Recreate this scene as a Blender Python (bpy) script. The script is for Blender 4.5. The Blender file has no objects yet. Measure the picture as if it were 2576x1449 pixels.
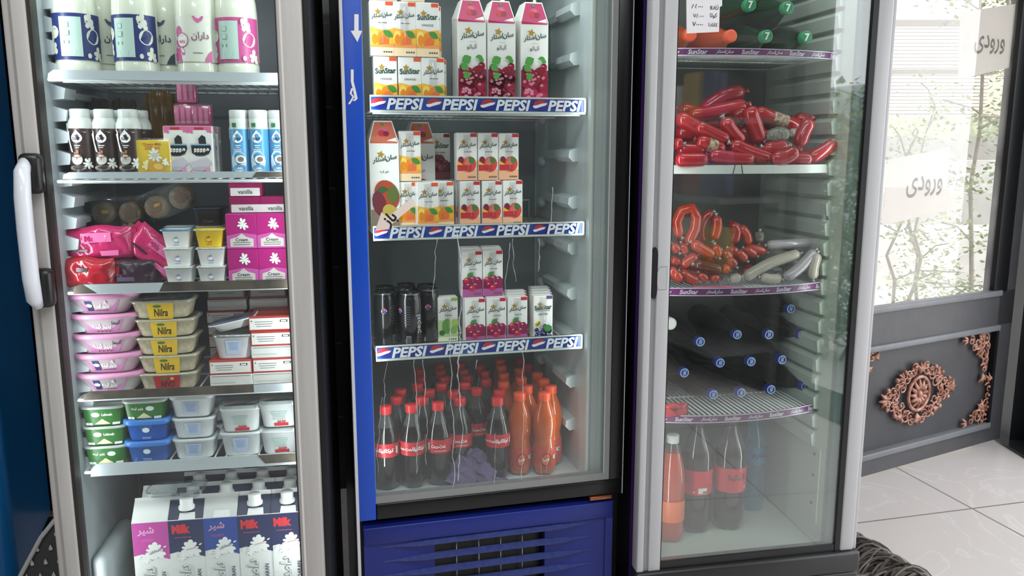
import bpy, bmesh, math, random, unicodedata
from mathutils import Vector, Matrix
R = math.radians
sin, cos, pi = math.sin, math.cos, math.pi
S = bpy.context.scene
COL = S.collection
random.seed(7)

# ---------------------------------------------------------------- camera
F = 2050.0; CX, CY = 1288.0, 724.5; H = 1.35; PITCH = R(9.75)
cd = bpy.data.cameras.new('camera'); cam = bpy.data.objects.new('camera', cd); COL.objects.link(cam)
cd.sensor_width = 36; cd.lens = F / 2576 * 36; cd.clip_start = .05; cd.clip_end = 100
cam.location = (0, 0, H); cam.rotation_euler = (pi / 2 - PITCH, 0, 0)
S.camera = cam
# ---------------------------------------------------------------- world, lamps, exposure
S.view_settings.view_transform = 'Standard'; S.view_settings.look = 'None'
S.view_settings.gamma = 1; S.view_settings.use_curve_mapping = False
S.view_settings.exposure = 0.0
S.cycles.max_bounces = 8; S.cycles.transparent_max_bounces = 24
W = bpy.data.worlds.new('sky'); S.world = W; W.use_nodes = True
wn = W.node_tree.nodes; bg = wn['Background']
bg.inputs[0].default_value = (.93, .96, 1, 1); bg.inputs[1].default_value = 3.8
def lamp(name, loc, sx, sy, power, rot=(0, 0, 0), color=(1, 1, 1)):
    l = bpy.data.lights.new(name, 'AREA'); l.shape = 'RECTANGLE'; l.size = sx; l.size_y = sy
    l.energy = power; l.color = color
    o = bpy.data.objects.new(name, l); COL.objects.link(o); o.location = loc; o.rotation_euler = rot
    return o
lamp('ceiling_light', (-.55, .35, 2.72), 1.2, .25, 22, color=(.95, .98, 1))
lamp('ceiling_light', (.75, .25, 2.72), 1.2, .25, 22, color=(.95, .98, 1))
lamp('ceiling_light', (.1, -1.6, 2.72), 1.2, .25, 26, color=(.95, .98, 1))

# ---------------------------------------------------------------- pixel <-> place helpers
def ray(px, py):
    a = (px - CX) / F; b = (py - CY) / F
    return Vector((a, cos(PITCH) - b * sin(PITCH), -sin(PITCH) - b * cos(PITCH)))
class Fr:
    """an upright local frame: u along the front, d into the cooler, z up"""
    def __init__(s, x, y, deg):
        s.o = Vector((x, y, 0)); s.t = R(deg); s.c = Vector((cos(s.t), sin(s.t), 0)); s.n = Vector((-sin(s.t), cos(s.t), 0))
    def w(s, u, d, z): return s.o + s.c * u + s.n * d + Vector((0, 0, z))
    def hit(s, px, py, d):
        r = ray(px, py); q = Vector((0, 0, H)) - s.o
        t = (d - q.dot(s.n)) / r.dot(s.n); p = q + r * t
        return p.dot(s.c), p.z
def frame_at(px, Y, deg): return Fr((px - CX) / F * cos(PITCH) * Y, Y, deg)
LF = frame_at(38.7, 1.51, 9.5)
MF = frame_at(873, 1.82, 14.5)
RF = frame_at(1630, 1.92, 11.1)
DF = Fr(1.41, 3.15, 28.6)

# ---------------------------------------------------------------- materials
def lin(h):
    h = h.lstrip('#'); v = [int(h[i:i + 2], 16) / 255 for i in (0, 2, 4)]
    return tuple(c / 12.92 if c <= .04045 else ((c + .055) / 1.055) ** 2.4 for c in v) + (1,)
MC = {}
def M(hexc, r=.45, m=0, v=0, vs=8, tr=0, coat=0, em=0, bump=0, bs=60, stretch=None, hex2=None, a=1):
    k = (hexc, r, m, v, vs, tr, coat, em, bump, bs, stretch, hex2, a)
    if k in MC: return MC[k]
    mt = bpy.data.materials.new('mat_' + hexc.lstrip('#')); mt.use_nodes = True
    nt = mt.node_tree; n = nt.nodes; p = n['Principled BSDF']; L = nt.links.new
    c = lin(hexc); p.inputs['Base Color'].default_value = c
    p.inputs['Roughness'].default_value = r; p.inputs['Metallic'].default_value = m
    p.inputs['Transmission Weight'].default_value = tr; p.inputs['Coat Weight'].default_value = coat
    p.inputs['Alpha'].default_value = a
    if em: p.inputs['Emission Color'].default_value = c; p.inputs['Emission Strength'].default_value = em
    if v or bump or hex2:
        tc = n.new('ShaderNodeTexCoord'); mp = n.new('ShaderNodeMapping'); L(tc.outputs['Object'], mp.inputs[0])
        if stretch: mp.inputs['Scale'].default_value = stretch
        nz = n.new('ShaderNodeTexNoise'); nz.inputs['Scale'].default_value = vs; nz.inputs['Detail'].default_value = 6; L(mp.outputs[0], nz.inputs[0])
        if v or hex2:
            cr = n.new('ShaderNodeValToRGB'); e = cr.color_ramp.elements
            d = lin(hex2) if hex2 else tuple(x * (1 - v) for x in c[:3]) + (1,)
            e[0].position = .38; e[1].position = .62; e[0].color = d; e[1].color = c
            L(nz.outputs[0], cr.inputs[0]); L(cr.outputs[0], p.inputs['Base Color'])
        if bump:
            n2 = n.new('ShaderNodeTexNoise'); n2.inputs['Scale'].default_value = bs; n2.inputs['Detail'].default_value = 4; L(mp.outputs[0], n2.inputs[0])
            b = n.new('ShaderNodeBump'); b.inputs['Strength'].default_value = bump; b.inputs['Distance'].default_value = .01
            L(n2.outputs[0], b.inputs['Height']); L(b.outputs[0], p.inputs['Normal'])
    MC[k] = mt; return mt
def clear_mat(name, tint=(1, 1, 1, 1), gloss=1.0, rough=.02, haze=0, hcol=(.8, .85, .85, 1), fog=None, ior=1.45, faces=1.7, scatter=0):
    mt = bpy.data.materials.new(name); mt.use_nodes = True; nt = mt.node_tree; n = nt.nodes; L = nt.links.new
    n.remove(n['Principled BSDF']); out = n['Material Output']
    t = n.new('ShaderNodeBsdfTransparent'); t.inputs[0].default_value = tint
    g = n.new('ShaderNodeBsdfGlossy'); g.inputs['Roughness'].default_value = rough; g.inputs[0].default_value = (gloss, gloss, gloss, 1)
    fr = n.new('ShaderNodeFresnel'); fr.inputs[0].default_value = ior
    mx = n.new('ShaderNodeMixShader'); geo = n.new('ShaderNodeNewGeometry'); inv = n.new('ShaderNodeMath'); inv.operation = 'SUBTRACT'; inv.inputs[0].default_value = 1; L(geo.outputs['Backfacing'], inv.inputs[1])
    fm = n.new('ShaderNodeMath'); fm.operation = 'MULTIPLY'; L(fr.outputs[0], fm.inputs[0]); L(inv.outputs[0], fm.inputs[1]); f3 = n.new('ShaderNodeMath'); f3.operation = 'MULTIPLY'; f3.use_clamp = True; L(fm.outputs[0], f3.inputs[0]); f3.inputs[1].default_value = faces; L(f3.outputs[0], mx.inputs[0]); L(t.outputs[0], mx.inputs[1]); L(g.outputs[0], mx.inputs[2])
    last = mx
    if haze or fog:
        df = n.new('ShaderNodeBsdfDiffuse'); df.inputs[0].default_value = hcol
        if scatter:
            tl = n.new('ShaderNodeBsdfTranslucent'); tl.inputs[0].default_value = hcol; ma = n.new('ShaderNodeMixShader'); ma.inputs[0].default_value = scatter
            L(df.outputs[0], ma.inputs[1]); L(tl.outputs[0], ma.inputs[2]); df = ma
        m2 = n.new('ShaderNodeMixShader'); L(mx.outputs[0], m2.inputs[1]); L(df.outputs[0], m2.inputs[2])
        tc = n.new('ShaderNodeTexCoord')
        nz = n.new('ShaderNodeTexNoise'); nz.inputs['Scale'].default_value = 5; nz.inputs['Detail'].default_value = 5; L(tc.outputs['Object'], nz.inputs[0])
        mr = n.new('ShaderNodeMapRange'); L(nz.outputs[0], mr.inputs[0]); mr.inputs[1].default_value = .3; mr.inputs[2].default_value = .75
        mr.inputs[3].default_value = haze * .4; mr.inputs[4].default_value = haze * 1.4
        val = mr.outputs[0]
        if fog:   # condensation that thickens towards the cold lower end of the pane: (z_low, z_high, amount)
            sp = n.new('ShaderNodeSeparateXYZ'); L(tc.outputs['Object'], sp.inputs[0])
            f2 = n.new('ShaderNodeMapRange'); L(sp.outputs[2], f2.inputs[0])
            f2.inputs[1].default_value = fog[0]; f2.inputs[2].default_value = fog[1]; f2.inputs[3].default_value = fog[2]; f2.inputs[4].default_value = 0
            ad = n.new('ShaderNodeMath'); ad.operation = 'ADD'; L(val, ad.inputs[0]); L(f2.outputs[0], ad.inputs[1]); val = ad.outputs[0]
        L(val, m2.inputs[0]); last = m2
    L(last.outputs[0], out.inputs[0]); return mt
GL_L = clear_mat('cooler_glass_left', (.94, .97, .96, 1), haze=.012, gloss=.8)
GL_M = clear_mat('cooler_glass_middle', (.95, .975, .965, 1), haze=.010, fog=(.45, .85, .045), gloss=.6)
GL_R = clear_mat('cooler_glass_right', (.93, .965, .95, 1), haze=.012, fog=(.35, .75, .06), faces=3.4)
GL_D = clear_mat('door_glass', (.93, .93, .92, 1), haze=.15, hcol=(.9, .87, .85, 1), scatter=.6)
CLEAR = clear_mat('clear_plastic', (.93, .95, .95, 1), rough=.08, haze=.06)
WRAP = clear_mat('clear_wrap', (.97, .97, .97, 1), rough=.12, haze=.03, ior=1.6)
WATER = clear_mat('blue_bottle_plastic', (.45, .72, .85, 1), rough=.06, haze=.25, hcol=(.15, .4, .52, 1))
WET = clear_mat('water_trickle', (.93, .96, .96, 1), rough=.25, haze=.28, ior=1.8)
NECK = clear_mat('dark_clear_plastic', (.35, .33, .32, 1), rough=.05, haze=.08)

# ---------------------------------------------------------------- text
PF = {}
for cp in list(range(0xFB50, 0xFC00)) + list(range(0xFE80, 0xFEFD)):
    dc = unicodedata.decomposition(chr(cp)).split()
    if len(dc) == 2 and dc[0][0] == '<': PF.setdefault((chr(int(dc[1], 16)), dc[0][1:-1]), chr(cp))
def fa(s):
    out = []
    for i, ch in enumerate(s):
        if ch == '\u200c': continue
        prev = s[i - 1] if i else ' '; nxt = s[i + 1] if i + 1 < len(s) else ' '
        jl = (prev, 'initial') in PF and (ch, 'final') in PF
        jr = (ch, 'initial') in PF and (nxt, 'final') in PF
        form = 'medial' if jl and jr else 'initial' if jr else 'final' if jl else 'isolated'
        out.append(PF.get((ch, form), ch))
    return ''.join(reversed(out))
TX = {}
def text2d(s, bold=0):
    k = (s, bold)
    if k not in TX:
        c = bpy.data.curves.new('tmp', 'FONT'); c.body = s; c.resolution_u = 2; c.offset = bold
        o = bpy.data.objects.new('tmp', c); COL.objects.link(o); bpy.context.view_layer.update()
        m = bpy.data.meshes.new_from_object(o.evaluated_get(bpy.context.evaluated_depsgraph_get()))
        vs = [(v.co.x, v.co.y) for v in m.vertices]; fs = [tuple(p.vertices) for p in m.polygons]
        bpy.data.objects.remove(o); bpy.data.curves.remove(c); bpy.data.meshes.remove(m)
        x0 = min(v[0] for v in vs); x1 = max(v[0] for v in vs); y0 = min(v[1] for v in vs); y1 = max(v[1] for v in vs)
        TX[k] = ([(x - (x0 + x1) / 2, y - (y0 + y1) / 2) for x, y in vs], fs, x1 - x0, y1 - y0)
    return TX[k]
SUN = fa('سان\u200cاستار'); 

# ---------------------------------------------------------------- mesh builder
class B:
    def __init__(s): s.v = []; s.f = []; s.m = []; s.sm = []; s.mats = []; s.map = None; s.k = 0
    def mi(s, m):
        if m not in s.mats: s.mats.append(m)
        return s.mats.index(m)
    def add(s, vs, fs, m, smooth=False):
        n = len(s.v); s.v += [tuple(v) for v in vs]; i = s.mi(m)
        for f in fs: s.f.append(tuple(n + j for j in f)); s.m.append(i); s.sm.append(smooth)
    def box(s, x0, x1, y0, y1, z0, z1, m, bev=0, seg=2):
        if not bev:
            s.add([(x0, y0, z0), (x1, y0, z0), (x1, y1, z0), (x0, y1, z0), (x0, y0, z1), (x1, y0, z1), (x1, y1, z1), (x0, y1, z1)],
                  [(0, 3, 2, 1), (4, 5, 6, 7), (0, 1, 5, 4), (1, 2, 6, 5), (2, 3, 7, 6), (3, 0, 4, 7)], m); return
        bm = bmesh.new(); bmesh.ops.create_cube(bm, size=1)
        for v in bm.verts: v.co = ((x0 + x1) / 2 + v.co.x * (x1 - x0), (y0 + y1) / 2 + v.co.y * (y1 - y0), (z0 + z1) / 2 + v.co.z * (z1 - z0))
        bmesh.ops.bevel(bm, geom=bm.edges[:], offset=bev, segments=seg, affect='EDGES', profile=.5)
        s.bm(bm, m, seg > 1)
    def bm(s, bm, m, smooth=False):
        bm.verts.index_update(); s.add([v.co[:] for v in bm.verts], [[v.index for v in f.verts] for f in bm.faces], m, smooth); bm.free()
    def lathe(s, prof, m, seg=24, c=(0, 0, 0), axis='z', wob=None, sq=None, a0=0, a1=2 * pi, smooth=True):
        """prof [(r, z, mat?)]; sq = superellipse exponent for squarish tubs; wob(a,z) scales radius"""
        full = abs(a1 - a0 - 2 * pi) < 1e-6; n = seg if full else seg + 1; vs = []
        for q in prof:
            for i in range(n):
                a = a0 + (a1 - a0) * i / seg; r = q[0]; ca, sa = cos(a), sin(a)
                if wob: r *= wob(a, q[1])
                if sq: r *= (abs(ca) ** sq[0] + abs(sa) ** sq[0]) ** (-1 / sq[0]); x, y = r * ca, r * sa * sq[1]
                else: x, y = r * ca, r * sa
                z = q[1]
                vs.append((c[0] + x, c[1] + y, c[2] + z) if axis == 'z' else (c[0] + x, c[1] + z, c[2] + y) if axis == 'y' else (c[0] + z, c[1] + x, c[2] + y))
        fs = {}
        for j in range(len(prof) - 1):
            mm = prof[j][2] if len(prof[j]) > 2 else m
            for i in range(seg):
                k = (i + 1) % n if full else i + 1
                q = (j * n + i, j * n + k, (j + 1) * n + k, (j + 1) * n + i)
                fs.setdefault(id(mm), (mm, []))[1].append(q if axis != 'y' else q[::-1])
        n0 = len(s.v); s.v += vs
        for mm, fl in fs.values():
            i = s.mi(mm)
            for f in fl: s.f.append(tuple(n0 + j for j in f)); s.m.append(i); s.sm.append(smooth)
    def prism(s, pts, y0, y1, m):
        """polygon in x,z extruded along y"""
        n = len(pts); s.add([(x, y0, z) for x, z in pts] + [(x, y1, z) for x, z in pts],
            [tuple(range(n)), tuple(range(2 * n - 1, n - 1, -1))] + [(i, i + n, (i + 1) % n + n, (i + 1) % n) for i in range(n)], m)
    def tube(s, pts, r, m, seg=8, taper=None, caps=True):
        pts = [Vector(p) for p in pts]; n = len(pts); vs = []; up = Vector((0, 0, 1)); prev = None
        for i, p in enumerate(pts):
            t = (pts[min(i + 1, n - 1)] - pts[max(i - 1, 0)]).normalized()
            if prev is None:
                a = t.cross(up if abs(t.z) < .9 else Vector((1, 0, 0))).normalized()
            else: a = (prev - t * prev.dot(t)).normalized()
            prev = a; b = t.cross(a); rr = r * (taper[i] if taper else 1)
            for j in range(seg): q = p + (a * cos(2 * pi * j / seg) + b * sin(2 * pi * j / seg)) * rr; vs.append(q[:])
        fs = [(i * seg + j, i * seg + (j + 1) % seg, (i + 1) * seg + (j + 1) % seg, (i + 1) * seg + j) for i in range(n - 1) for j in range(seg)]
        if caps: fs += [tuple(range(seg))[::-1], tuple((n - 1) * seg + j for j in range(seg))]
        s.add(vs, fs, m, True)
    def ball(s, c, r, m, seg=10, sc=(1, 1, 1)):
        pr = [(sin(pi * i / 6) , -cos(pi * i / 6)) for i in range(7)]; vs = []; 
        for q in pr:
            for j in range(seg): a = 2 * pi * j / seg; vs.append((c[0] + r * sc[0] * q[0] * cos(a), c[1] + r * sc[1] * q[0] * sin(a), c[2] + r * sc[2] * q[1]))
        s.add(vs, [(i * seg + j, i * seg + (j + 1) % seg, (i + 1) * seg + (j + 1) % seg, (i + 1) * seg + j) for i in range(6) for j in range(seg)], m, True)
    # --- printing on a surface: s.map(x, z, off) -> point ; every print lies one layer above the last
    def front(s, y): s.map = lambda x, z, o: (x, y - o, z); s.k = 0; return s
    def cyl(s, Rf, a=0):
        def mp(x, z, o):
            r = (Rf(z) if callable(Rf) else Rf) + o; t = a + x / r
            return (r * sin(t), -r * cos(t), z)
        s.map = mp; s.k = 0; return s
    def off(s): s.k += 1; return .0004 + s.k * .00022
    def poly(s, pts, m):
        o = s.off(); s.add([s.map(x, z, o) for x, z in pts], [tuple(range(len(pts)))], m)
    def rect(s, x0, x1, z0, z1, m, n=1):
        o = s.off(); vs = []
        for i in range(n + 1): x = x0 + (x1 - x0) * i / n; vs += [s.map(x, z0, o), s.map(x, z1, o)]
        s.add(vs, [(2 * i, 2 * i + 2, 2 * i + 3, 2 * i + 1) for i in range(n)], m, n > 1)
    def ell(s, cx, cz, rx, rz, m, rot=0, n=12, k=1):
        pts = []
        for i in range(n):
            a = 2 * pi * i / n; x, z = rx * cos(a), rz * sin(a); pts.append((cx + x * cos(rot) - z * sin(rot), cz + x * sin(rot) + z * cos(rot)))
        s.poly(pts, m)
    def splat(s, cx, cz, r, m, n=7, dp=.30, sx=1, rot=.3):
        o = s.off(); c = [s.map(cx, cz, o)]; N = n * 6
        for i in range(N):
            a = 2 * pi * i / N; rr = r * (1 - dp * (1 - abs(cos(n * a / 2)) ** .7) * (1 + .25 * sin(3 * a + rot)) - .10 * (1 + sin(2 * a + rot * 5)) - .10 * (1 + sin(3.0 * a + 1.3)))
            c.append(s.map(cx + sx * rr * cos(a + rot), cz + rr * sin(a + rot), o))
        s.add(c, [(0, i + 1, (i + 1) % N + 1) for i in range(N)], m)
    def star(s, cx, cz, r, m, n=5, inner=.45, rot=0):
        s.poly([(cx + (r if i % 2 == 0 else r * inner) * sin(rot + pi * i / n), cz + (r if i % 2 == 0 else r * inner) * cos(rot + pi * i / n)) for i in range(2 * n)], m)
    def text(s, t, cx, cz, w, m, bold=.01, shear=0, rot=0, hmax=None, mirror=False, sz=1):
        vs, fs, tw, th = text2d(t, bold); k = w / tw
        if hmax and th * k > hmax: k = hmax / th
        o = s.off(); out = []
        for x, y in vs:
            x = (x + shear * y) * k * (-1 if mirror else 1); y = y * k * sz
            out.append(s.map(cx + x * cos(rot) - y * sin(rot), cz + x * sin(rot) + y * cos(rot), o))
        s.add(out, fs, m)
    def build(s, name, parent=None, loc=None, rot=None, label=None):
        me = bpy.data.meshes.new(name); me.from_pydata(s.v, [], s.f)
        for m in s.mats: me.materials.append(m)
        me.polygons.foreach_set('material_index', s.m); me.polygons.foreach_set('use_smooth', s.sm)
        me.update()
        q = bmesh.new(); q.from_mesh(me); bmesh.ops.recalc_face_normals(q, faces=q.faces[:]); q.to_mesh(me); q.free(); o = bpy.data.objects.new(name, me); COL.objects.link(o)
        if parent: o.parent = parent
        if loc: o.location = loc
        if rot: o.rotation_euler = rot
        if label: o['label'] = label
        return o
def tag(o, label, cat, group=None, kind=None):
    if kind: o['kind'] = kind
    if label: o['label'] = label
    if cat: o['category'] = cat
    if group: o['group'] = group
    return o
def struct(b, name, **k): o = b.build(name, **k); o['kind'] = 'structure'; return o
def thing(name, loc=(0, 0, 0), rz=0):
    o = bpy.data.objects.new(name, None); COL.objects.link(o); o.location = loc; o.rotation_euler = (0, 0, rz); o.empty_display_size = .05
    return o
def dup(o, parent=None):
    c = o.copy(); COL.objects.link(c); c.parent = parent
    for ch in list(o.children): dup(ch, c)
    return c
PROTO = {}   # kind -> [builder, made]
def put(kind, fr, px, d, z, label, group, cat, rz=0, sc=1, u=None, tilt=None, zr=.04):
    """stands one thing of a kind on z; px = pixel column of its foot at depth d"""
    if kind not in PROTO: PROTO[kind] = KIND[kind](); o = PROTO[kind]
    else: o = dup(PROTO[kind])
    if u is None:
        u = 0.3
        for _ in range(4):      # find u on the plane d whose foot at height z falls in this column
            p = fr.w(u, d, z + zr) - Vector((0, 0, H)); dep = p.y * cos(PITCH) - p.z * sin(PITCH)
            cur = CX + F * p.x / dep; u += (px - cur) * dep / F
    o.location = fr.w(u, d, z); o.rotation_euler = (tilt[0] if tilt else 0, tilt[1] if tilt else 0, fr.t + rz); o.scale = (sc,) * 3
    tag(o, label, cat, group)
    return o
ORD = ['first', 'second', 'third', 'fourth', 'fifth', 'sixth', 'seventh', 'eighth', 'ninth', 'tenth', 'eleventh', 'twelfth', 'thirteenth', 'fourteenth']
WHITE = M('#e6e9e6', .35); BLACK = M('#0b0c0e', .4); INK = M('#1b1d22', .5); GREY = M('#8b8d8e', .5)
# ================================================================ SETTING
tile_black = M('#1a1b1e', .28, bump=.05)
def tiles_mat(name, base, vein, grout, sx, sy, rough, gw=.006, vs=1.6, rotz=0, vamt=.35):
    mt = bpy.data.materials.new(name); mt.use_nodes = True; nt = mt.node_tree; n = nt.nodes; L = nt.links.new; p = n['Principled BSDF']
    p.inputs['Roughness'].default_value = rough
    tc = n.new('ShaderNodeTexCoord'); mp = n.new('ShaderNodeMapping'); L(tc.outputs['Object'], mp.inputs[0]); mp.inputs['Rotation'].default_value = (0, 0, rotz)
    br = n.new('ShaderNodeTexBrick'); L(mp.outputs[0], br.inputs[0]); br.offset = 0
    br.inputs['Scale'].default_value = 1; br.inputs['Brick Width'].default_value = sx; br.inputs['Row Height'].default_value = sy; br.inputs['Mortar Size'].default_value = gw; br.inputs['Mortar Smooth'].default_value = 0
    nz = n.new('ShaderNodeTexNoise'); nz.inputs['Scale'].default_value = vs; nz.inputs['Detail'].default_value = 8; nz.inputs['Distortion'].default_value = 1.6; L(mp.outputs[0], nz.inputs[0])
    cr = n.new('ShaderNodeValToRGB'); e = cr.color_ramp.elements; L(nz.outputs[0], cr.inputs[0])
    e[0].position = .485; e[0].color = lin(base); e[1].position = .515; e[1].color = lin(base); x = e.new(.5); x.color = tuple(a * (1 - vamt) + b * vamt for a, b in zip(lin(base), lin(vein)))
    n2 = n.new('ShaderNodeTexNoise'); n2.inputs['Scale'].default_value = 1.1; L(mp.outputs[0], n2.inputs[0])
    mm = n.new('ShaderNodeMixRGB'); mm.blend_type = 'MULTIPLY'; mm.inputs[0].default_value = .12; L(cr.outputs[0], mm.inputs[1]); L(n2.outputs[0], mm.inputs[2])
    m3 = n.new('ShaderNodeMixRGB'); L(br.outputs['Fac'], m3.inputs[0]); L(mm.outputs[0], m3.inputs[1]); m3.inputs[2].default_value = lin(grout)
    L(m3.outputs[0], p.inputs['Base Color']); return mt
floor_m = tiles_mat('floor_tiles', '#dcd5d1', '#f4efec', '#8c8683', .8, .8, .22, .004, rotz=R(-14))
wall_m = tiles_mat('black_wall_tiles', '#17181b', '#24252a', '#2f3033', .6, .3, .25, .004, vs=2)
b = B(); b.box(-3.2, 2.42, -4, 6.2, -.05, 0, floor_m); struct(b, 'floor')
b = B(); b.box(-3.2, 2.5, -4, 6.2, 2.75, 2.85, M('#c9c9c6', .8)); struct(b, 'ceiling')
b = B(); b.box(-3.3, -3.2, -4, 6.2, 0, 2.8, M('#8d8d8a', .7, v=.1)); struct(b, 'wall_left')
b = B(); b.box(-3.2, 2.5, -4.1, -4, 0, 2.8, M('#77777a', .7, v=.1)); struct(b, 'wall_back')
# the black tiled wall that the coolers stand against (its tiles lie in its own x,z plane)
o = B(); o.box(0, 3.93, 0, 2.75, -.1, 0, wall_m)
o = struct(o, 'wall_front'); o.rotation_euler = (pi / 2, 0, R(11)); o.location = (-2.9, 2.66, 0)
# shop front to the right: threshold, post, lintel
dk = M('#34363a', .4, bump=.05, bs=30); dk2 = M('#1d1e21', .3)
b = B(); b.box(2.26, 2.62, -4, 6.2, -.05, .012, M('#2e3033', .25, v=.3, vs=3)); struct(b, 'trim_1')
b = B()
b.box(2.42, 2.62, -4, 6.2, 2.35, 2.8, dk)
struct(b, 'trim_2')
b = B()
b.box(2.41, 2.62, 3.60, 3.72, .012, 2.35, dk2); b.box(2.315, 2.43, 3.62, 3.92, .012, 2.35, dk2); b.box(2.44, 2.58, 3.44, 3.60, .012, 2.35, M('#4a4d52', .4)); b.box(2.40, 2.64, 3.40, 3.46, .012, 2.35, dk2)
b.box(2.34, 2.62, 2.2, 3.5, .012, .06, M('#2b2c30', .35)); b.box(2.39, 2.62, 3.3, 3.95, .06, .10, M('#24262a', .35))
struct(b, 'trim_3')
b = B(); b.box(2.44, 2.62, -4, .03, 0, 2.35, M('#5c5d60', .5)); struct(b, 'wall_right')

# --------------------------------------------------------------- the store door
D = thing('store_door', DF.o, DF.t); tag(D, 'open dark grey glazed door with copper scroll ornaments, behind the right cooler', 'door')
dg = M('#4c4c4f', .42, v=.12, vs=14, bump=.08, bs=40); dgl = M('#787a7e', .38, v=.1, vs=14); dkr = M('#121315', .4)
def dh(px, py, d=0): return DF.hit(px, py, d)
uR = dh(2536, 900)[0]                 # outer right edge
uG = dh(2499, 735)[0]; zG = dh(2499, 735)[1]       # glass, lower right corner
uP1 = dh(2500, 900)[0]; zP1 = dh(2500, 826)[1]; zP0 = dh(2488, 1066)[1]; zR0 = dh(2500, 770)[1]
uL = -.5; zt = 2.3
b = B()
b.box(uL, uR, 0, .045, .02, zP0 - .012, dg); b.box(uL, uR, 0, .045, zP1 + .012, zG, dg)
b.box(uP1, uR, 0, .045, zP0 - .012, zt, dg); b.box(uL, uL + .1, 0, .045, zP0, zt, dg); b.box(uL, uR, 0, .045, zt - .1, zt, dg)
b.build('door_frame', D)
b = B(); b.box(uL, uP1, .02, .04, zP0 - .02, zP1 + .02, M('#464649', .5, v=.16, vs=5, bump=.05, bs=30)); b.build('lower_panel', D)
b = B()
for z in (zP0, zP1 + .004, zG - .004): b.box(uL + .02, uP1 + (.012 if z != zG - .004 else 0), -.012, .03, z - .016, z + .010, dgl, .004)
b.box(uP1 - .006, uP1 + .012, -.006, .03, zP0, zP1, dkr); b.build('moulding', D)
b = B(); b.box(uG, uP1 + .045, -.004, .05, zG - .004, zt - .1, dkr, .004); b.build('glazing_bead', D)
b = B(); b.box(uL + .09, uG + .01, .018, .026, zG - .01, zt - .08, GL_D); b.build('glass_pane', D)
# copper scrollwork
cop = M('#8f5b4a', .42, m=.25, v=.35, vs=40, hex2='#c49684')
def scroll(b, cx, cz, r, a0, turns, dirn, w, y=-.002, mir=1):
    pts = []
    for i in range(15):
        t = i / 14; a = a0 + dirn * turns * 2 * pi * t; rr = r * (1 - .8 * t)
        pts.append((cx + mir * rr * cos(a), y - .006 - .004 * t, cz + rr * sin(a)))
    b.tube(pts, w, cop, 6, taper=[1.1 - .5 * i / 14 for i in range(15)]); b.ball(pts[-1], w * 1.7, cop, 6)
def leafy(b, x, z, a, l, w=.004):
    for k in (-.6, 0, .6):
        b.tube([(x, -.006, z), (x + .5 * l * cos(a + k * .6), -.014, z + .5 * l * sin(a + k * .6)), (x + l * cos(a + k), -.008, z + l * sin(a + k))], w * 1.5, cop, 6, taper=[.7, 1.25, .35])
mu, mz = dh(2312, 990, 0)
pu = dh(2404, 957)[0] - mu; 
hw = pu * .97; hh = (dh(2312, 912)[1] - dh(2312, 1065)[1]) / 2 * .9
b = B(); ring = [(.052 * cos(t * pi / 12) , -.010, .058 * sin(t * pi / 12)) for t in range(25)]
rr = hh * .60
b.tube([(rr * .92 * cos(t * pi / 12), -.010, rr * sin(t * pi / 12)) for t in range(25)], .008, cop, 8, caps=False)
b.ball((0, -.012, 0), .016, cop, 10)
for i in range(12): a = i * pi / 6; b.tube([(.012 * cos(a), -.010, .012 * sin(a)), (rr * .5 * cos(a + .12), -.016, rr * .5 * sin(a + .12)), (rr * .82 * cos(a), -.008, rr * .86 * sin(a))], .009, cop, 6, taper=[.4, 1.1, .6])
for sx in (-1, 1):
    for sz in (-1, 1):
        for (x, z, r, a) in ((.30, .78, .13, 2.2), (.52, .55, .13, 1.2), (.70, .30, .11, 2.6), (.80, .12, .08, .5), (.62, .10, .10, 2), (.14, .95, .09, .3), (.46, .30, .12, .8), (.36, .58, .11, 1.6), (.60, .42, .08, 3), (.20, .80, .10, 2.6), (.90, .06, .06, 1)):
            scroll(b, sx * x * hw, sz * z * hh, r * hw, a, 1.15, sz, .0042, mir=sx)
        b.ball((sx * hw * .62, -.01, sz * hh * .62), .011, cop, 8); b.ball((sx * hw * .42, -.01, sz * hh * .86), .010, cop, 8); b.ball((sx * hw * .84, -.01, sz * hh * .34), .010, cop, 8)
        leafy(b, sx * hw * .45, sz * hh * .6, math.atan2(sz, sx), .035)
    leafy(b, sx * hw * .82, 0, 0 if sx > 0 else pi, .055, .006)
for sz in (-1, 1): leafy(b, 0, sz * hh * .72, sz * pi / 2, .05, .006)
b.build('medallion', D, loc=(mu, .012, mz))
def corner(px, py, sx, sz, sc=1, sh=(1, 1)):
    u, z = dh(px, py); b = B()
    for (x, y, r, a) in ((.035, .03, .03, .4), (.08, .035, .026, 1.8), (.035, .085, .026, 2.4), (.028, .14, .022, .5), (.12, .025, .02, 1.2), (.06, .07, .024, 3), (.02, .06, .022, 0), (.06, .015, .022, 2), (.055, .048, .024, 1), (.028, .112, .022, 2), (.1, .05, .018, 2.5)):
        scroll(b, sx * x * sc, sz * y * sc, r * sc, a, 1.2, 1, .0045, mir=sx)
    leafy(b, sx * .03 * sc, sz * .16 * sc, sz * pi / 2, .04 * sc); leafy(b, sx * .14 * sc, sz * .02 * sc, 0 if sx > 0 else pi, .035 * sc); leafy(b, sx * .05 * sc, sz * .05 * sc, math.atan2(sz, sx), .05 * sc)
    b.build('corner_ornament', D, loc=(u, .014, z))
corner(2498, 832, -1, -1, 1.2); corner(2490, 1062, -1, 1, 1.2)
uc = uP1 - 2 * (uP1 - mu); z1c = zP1 - .01
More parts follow.
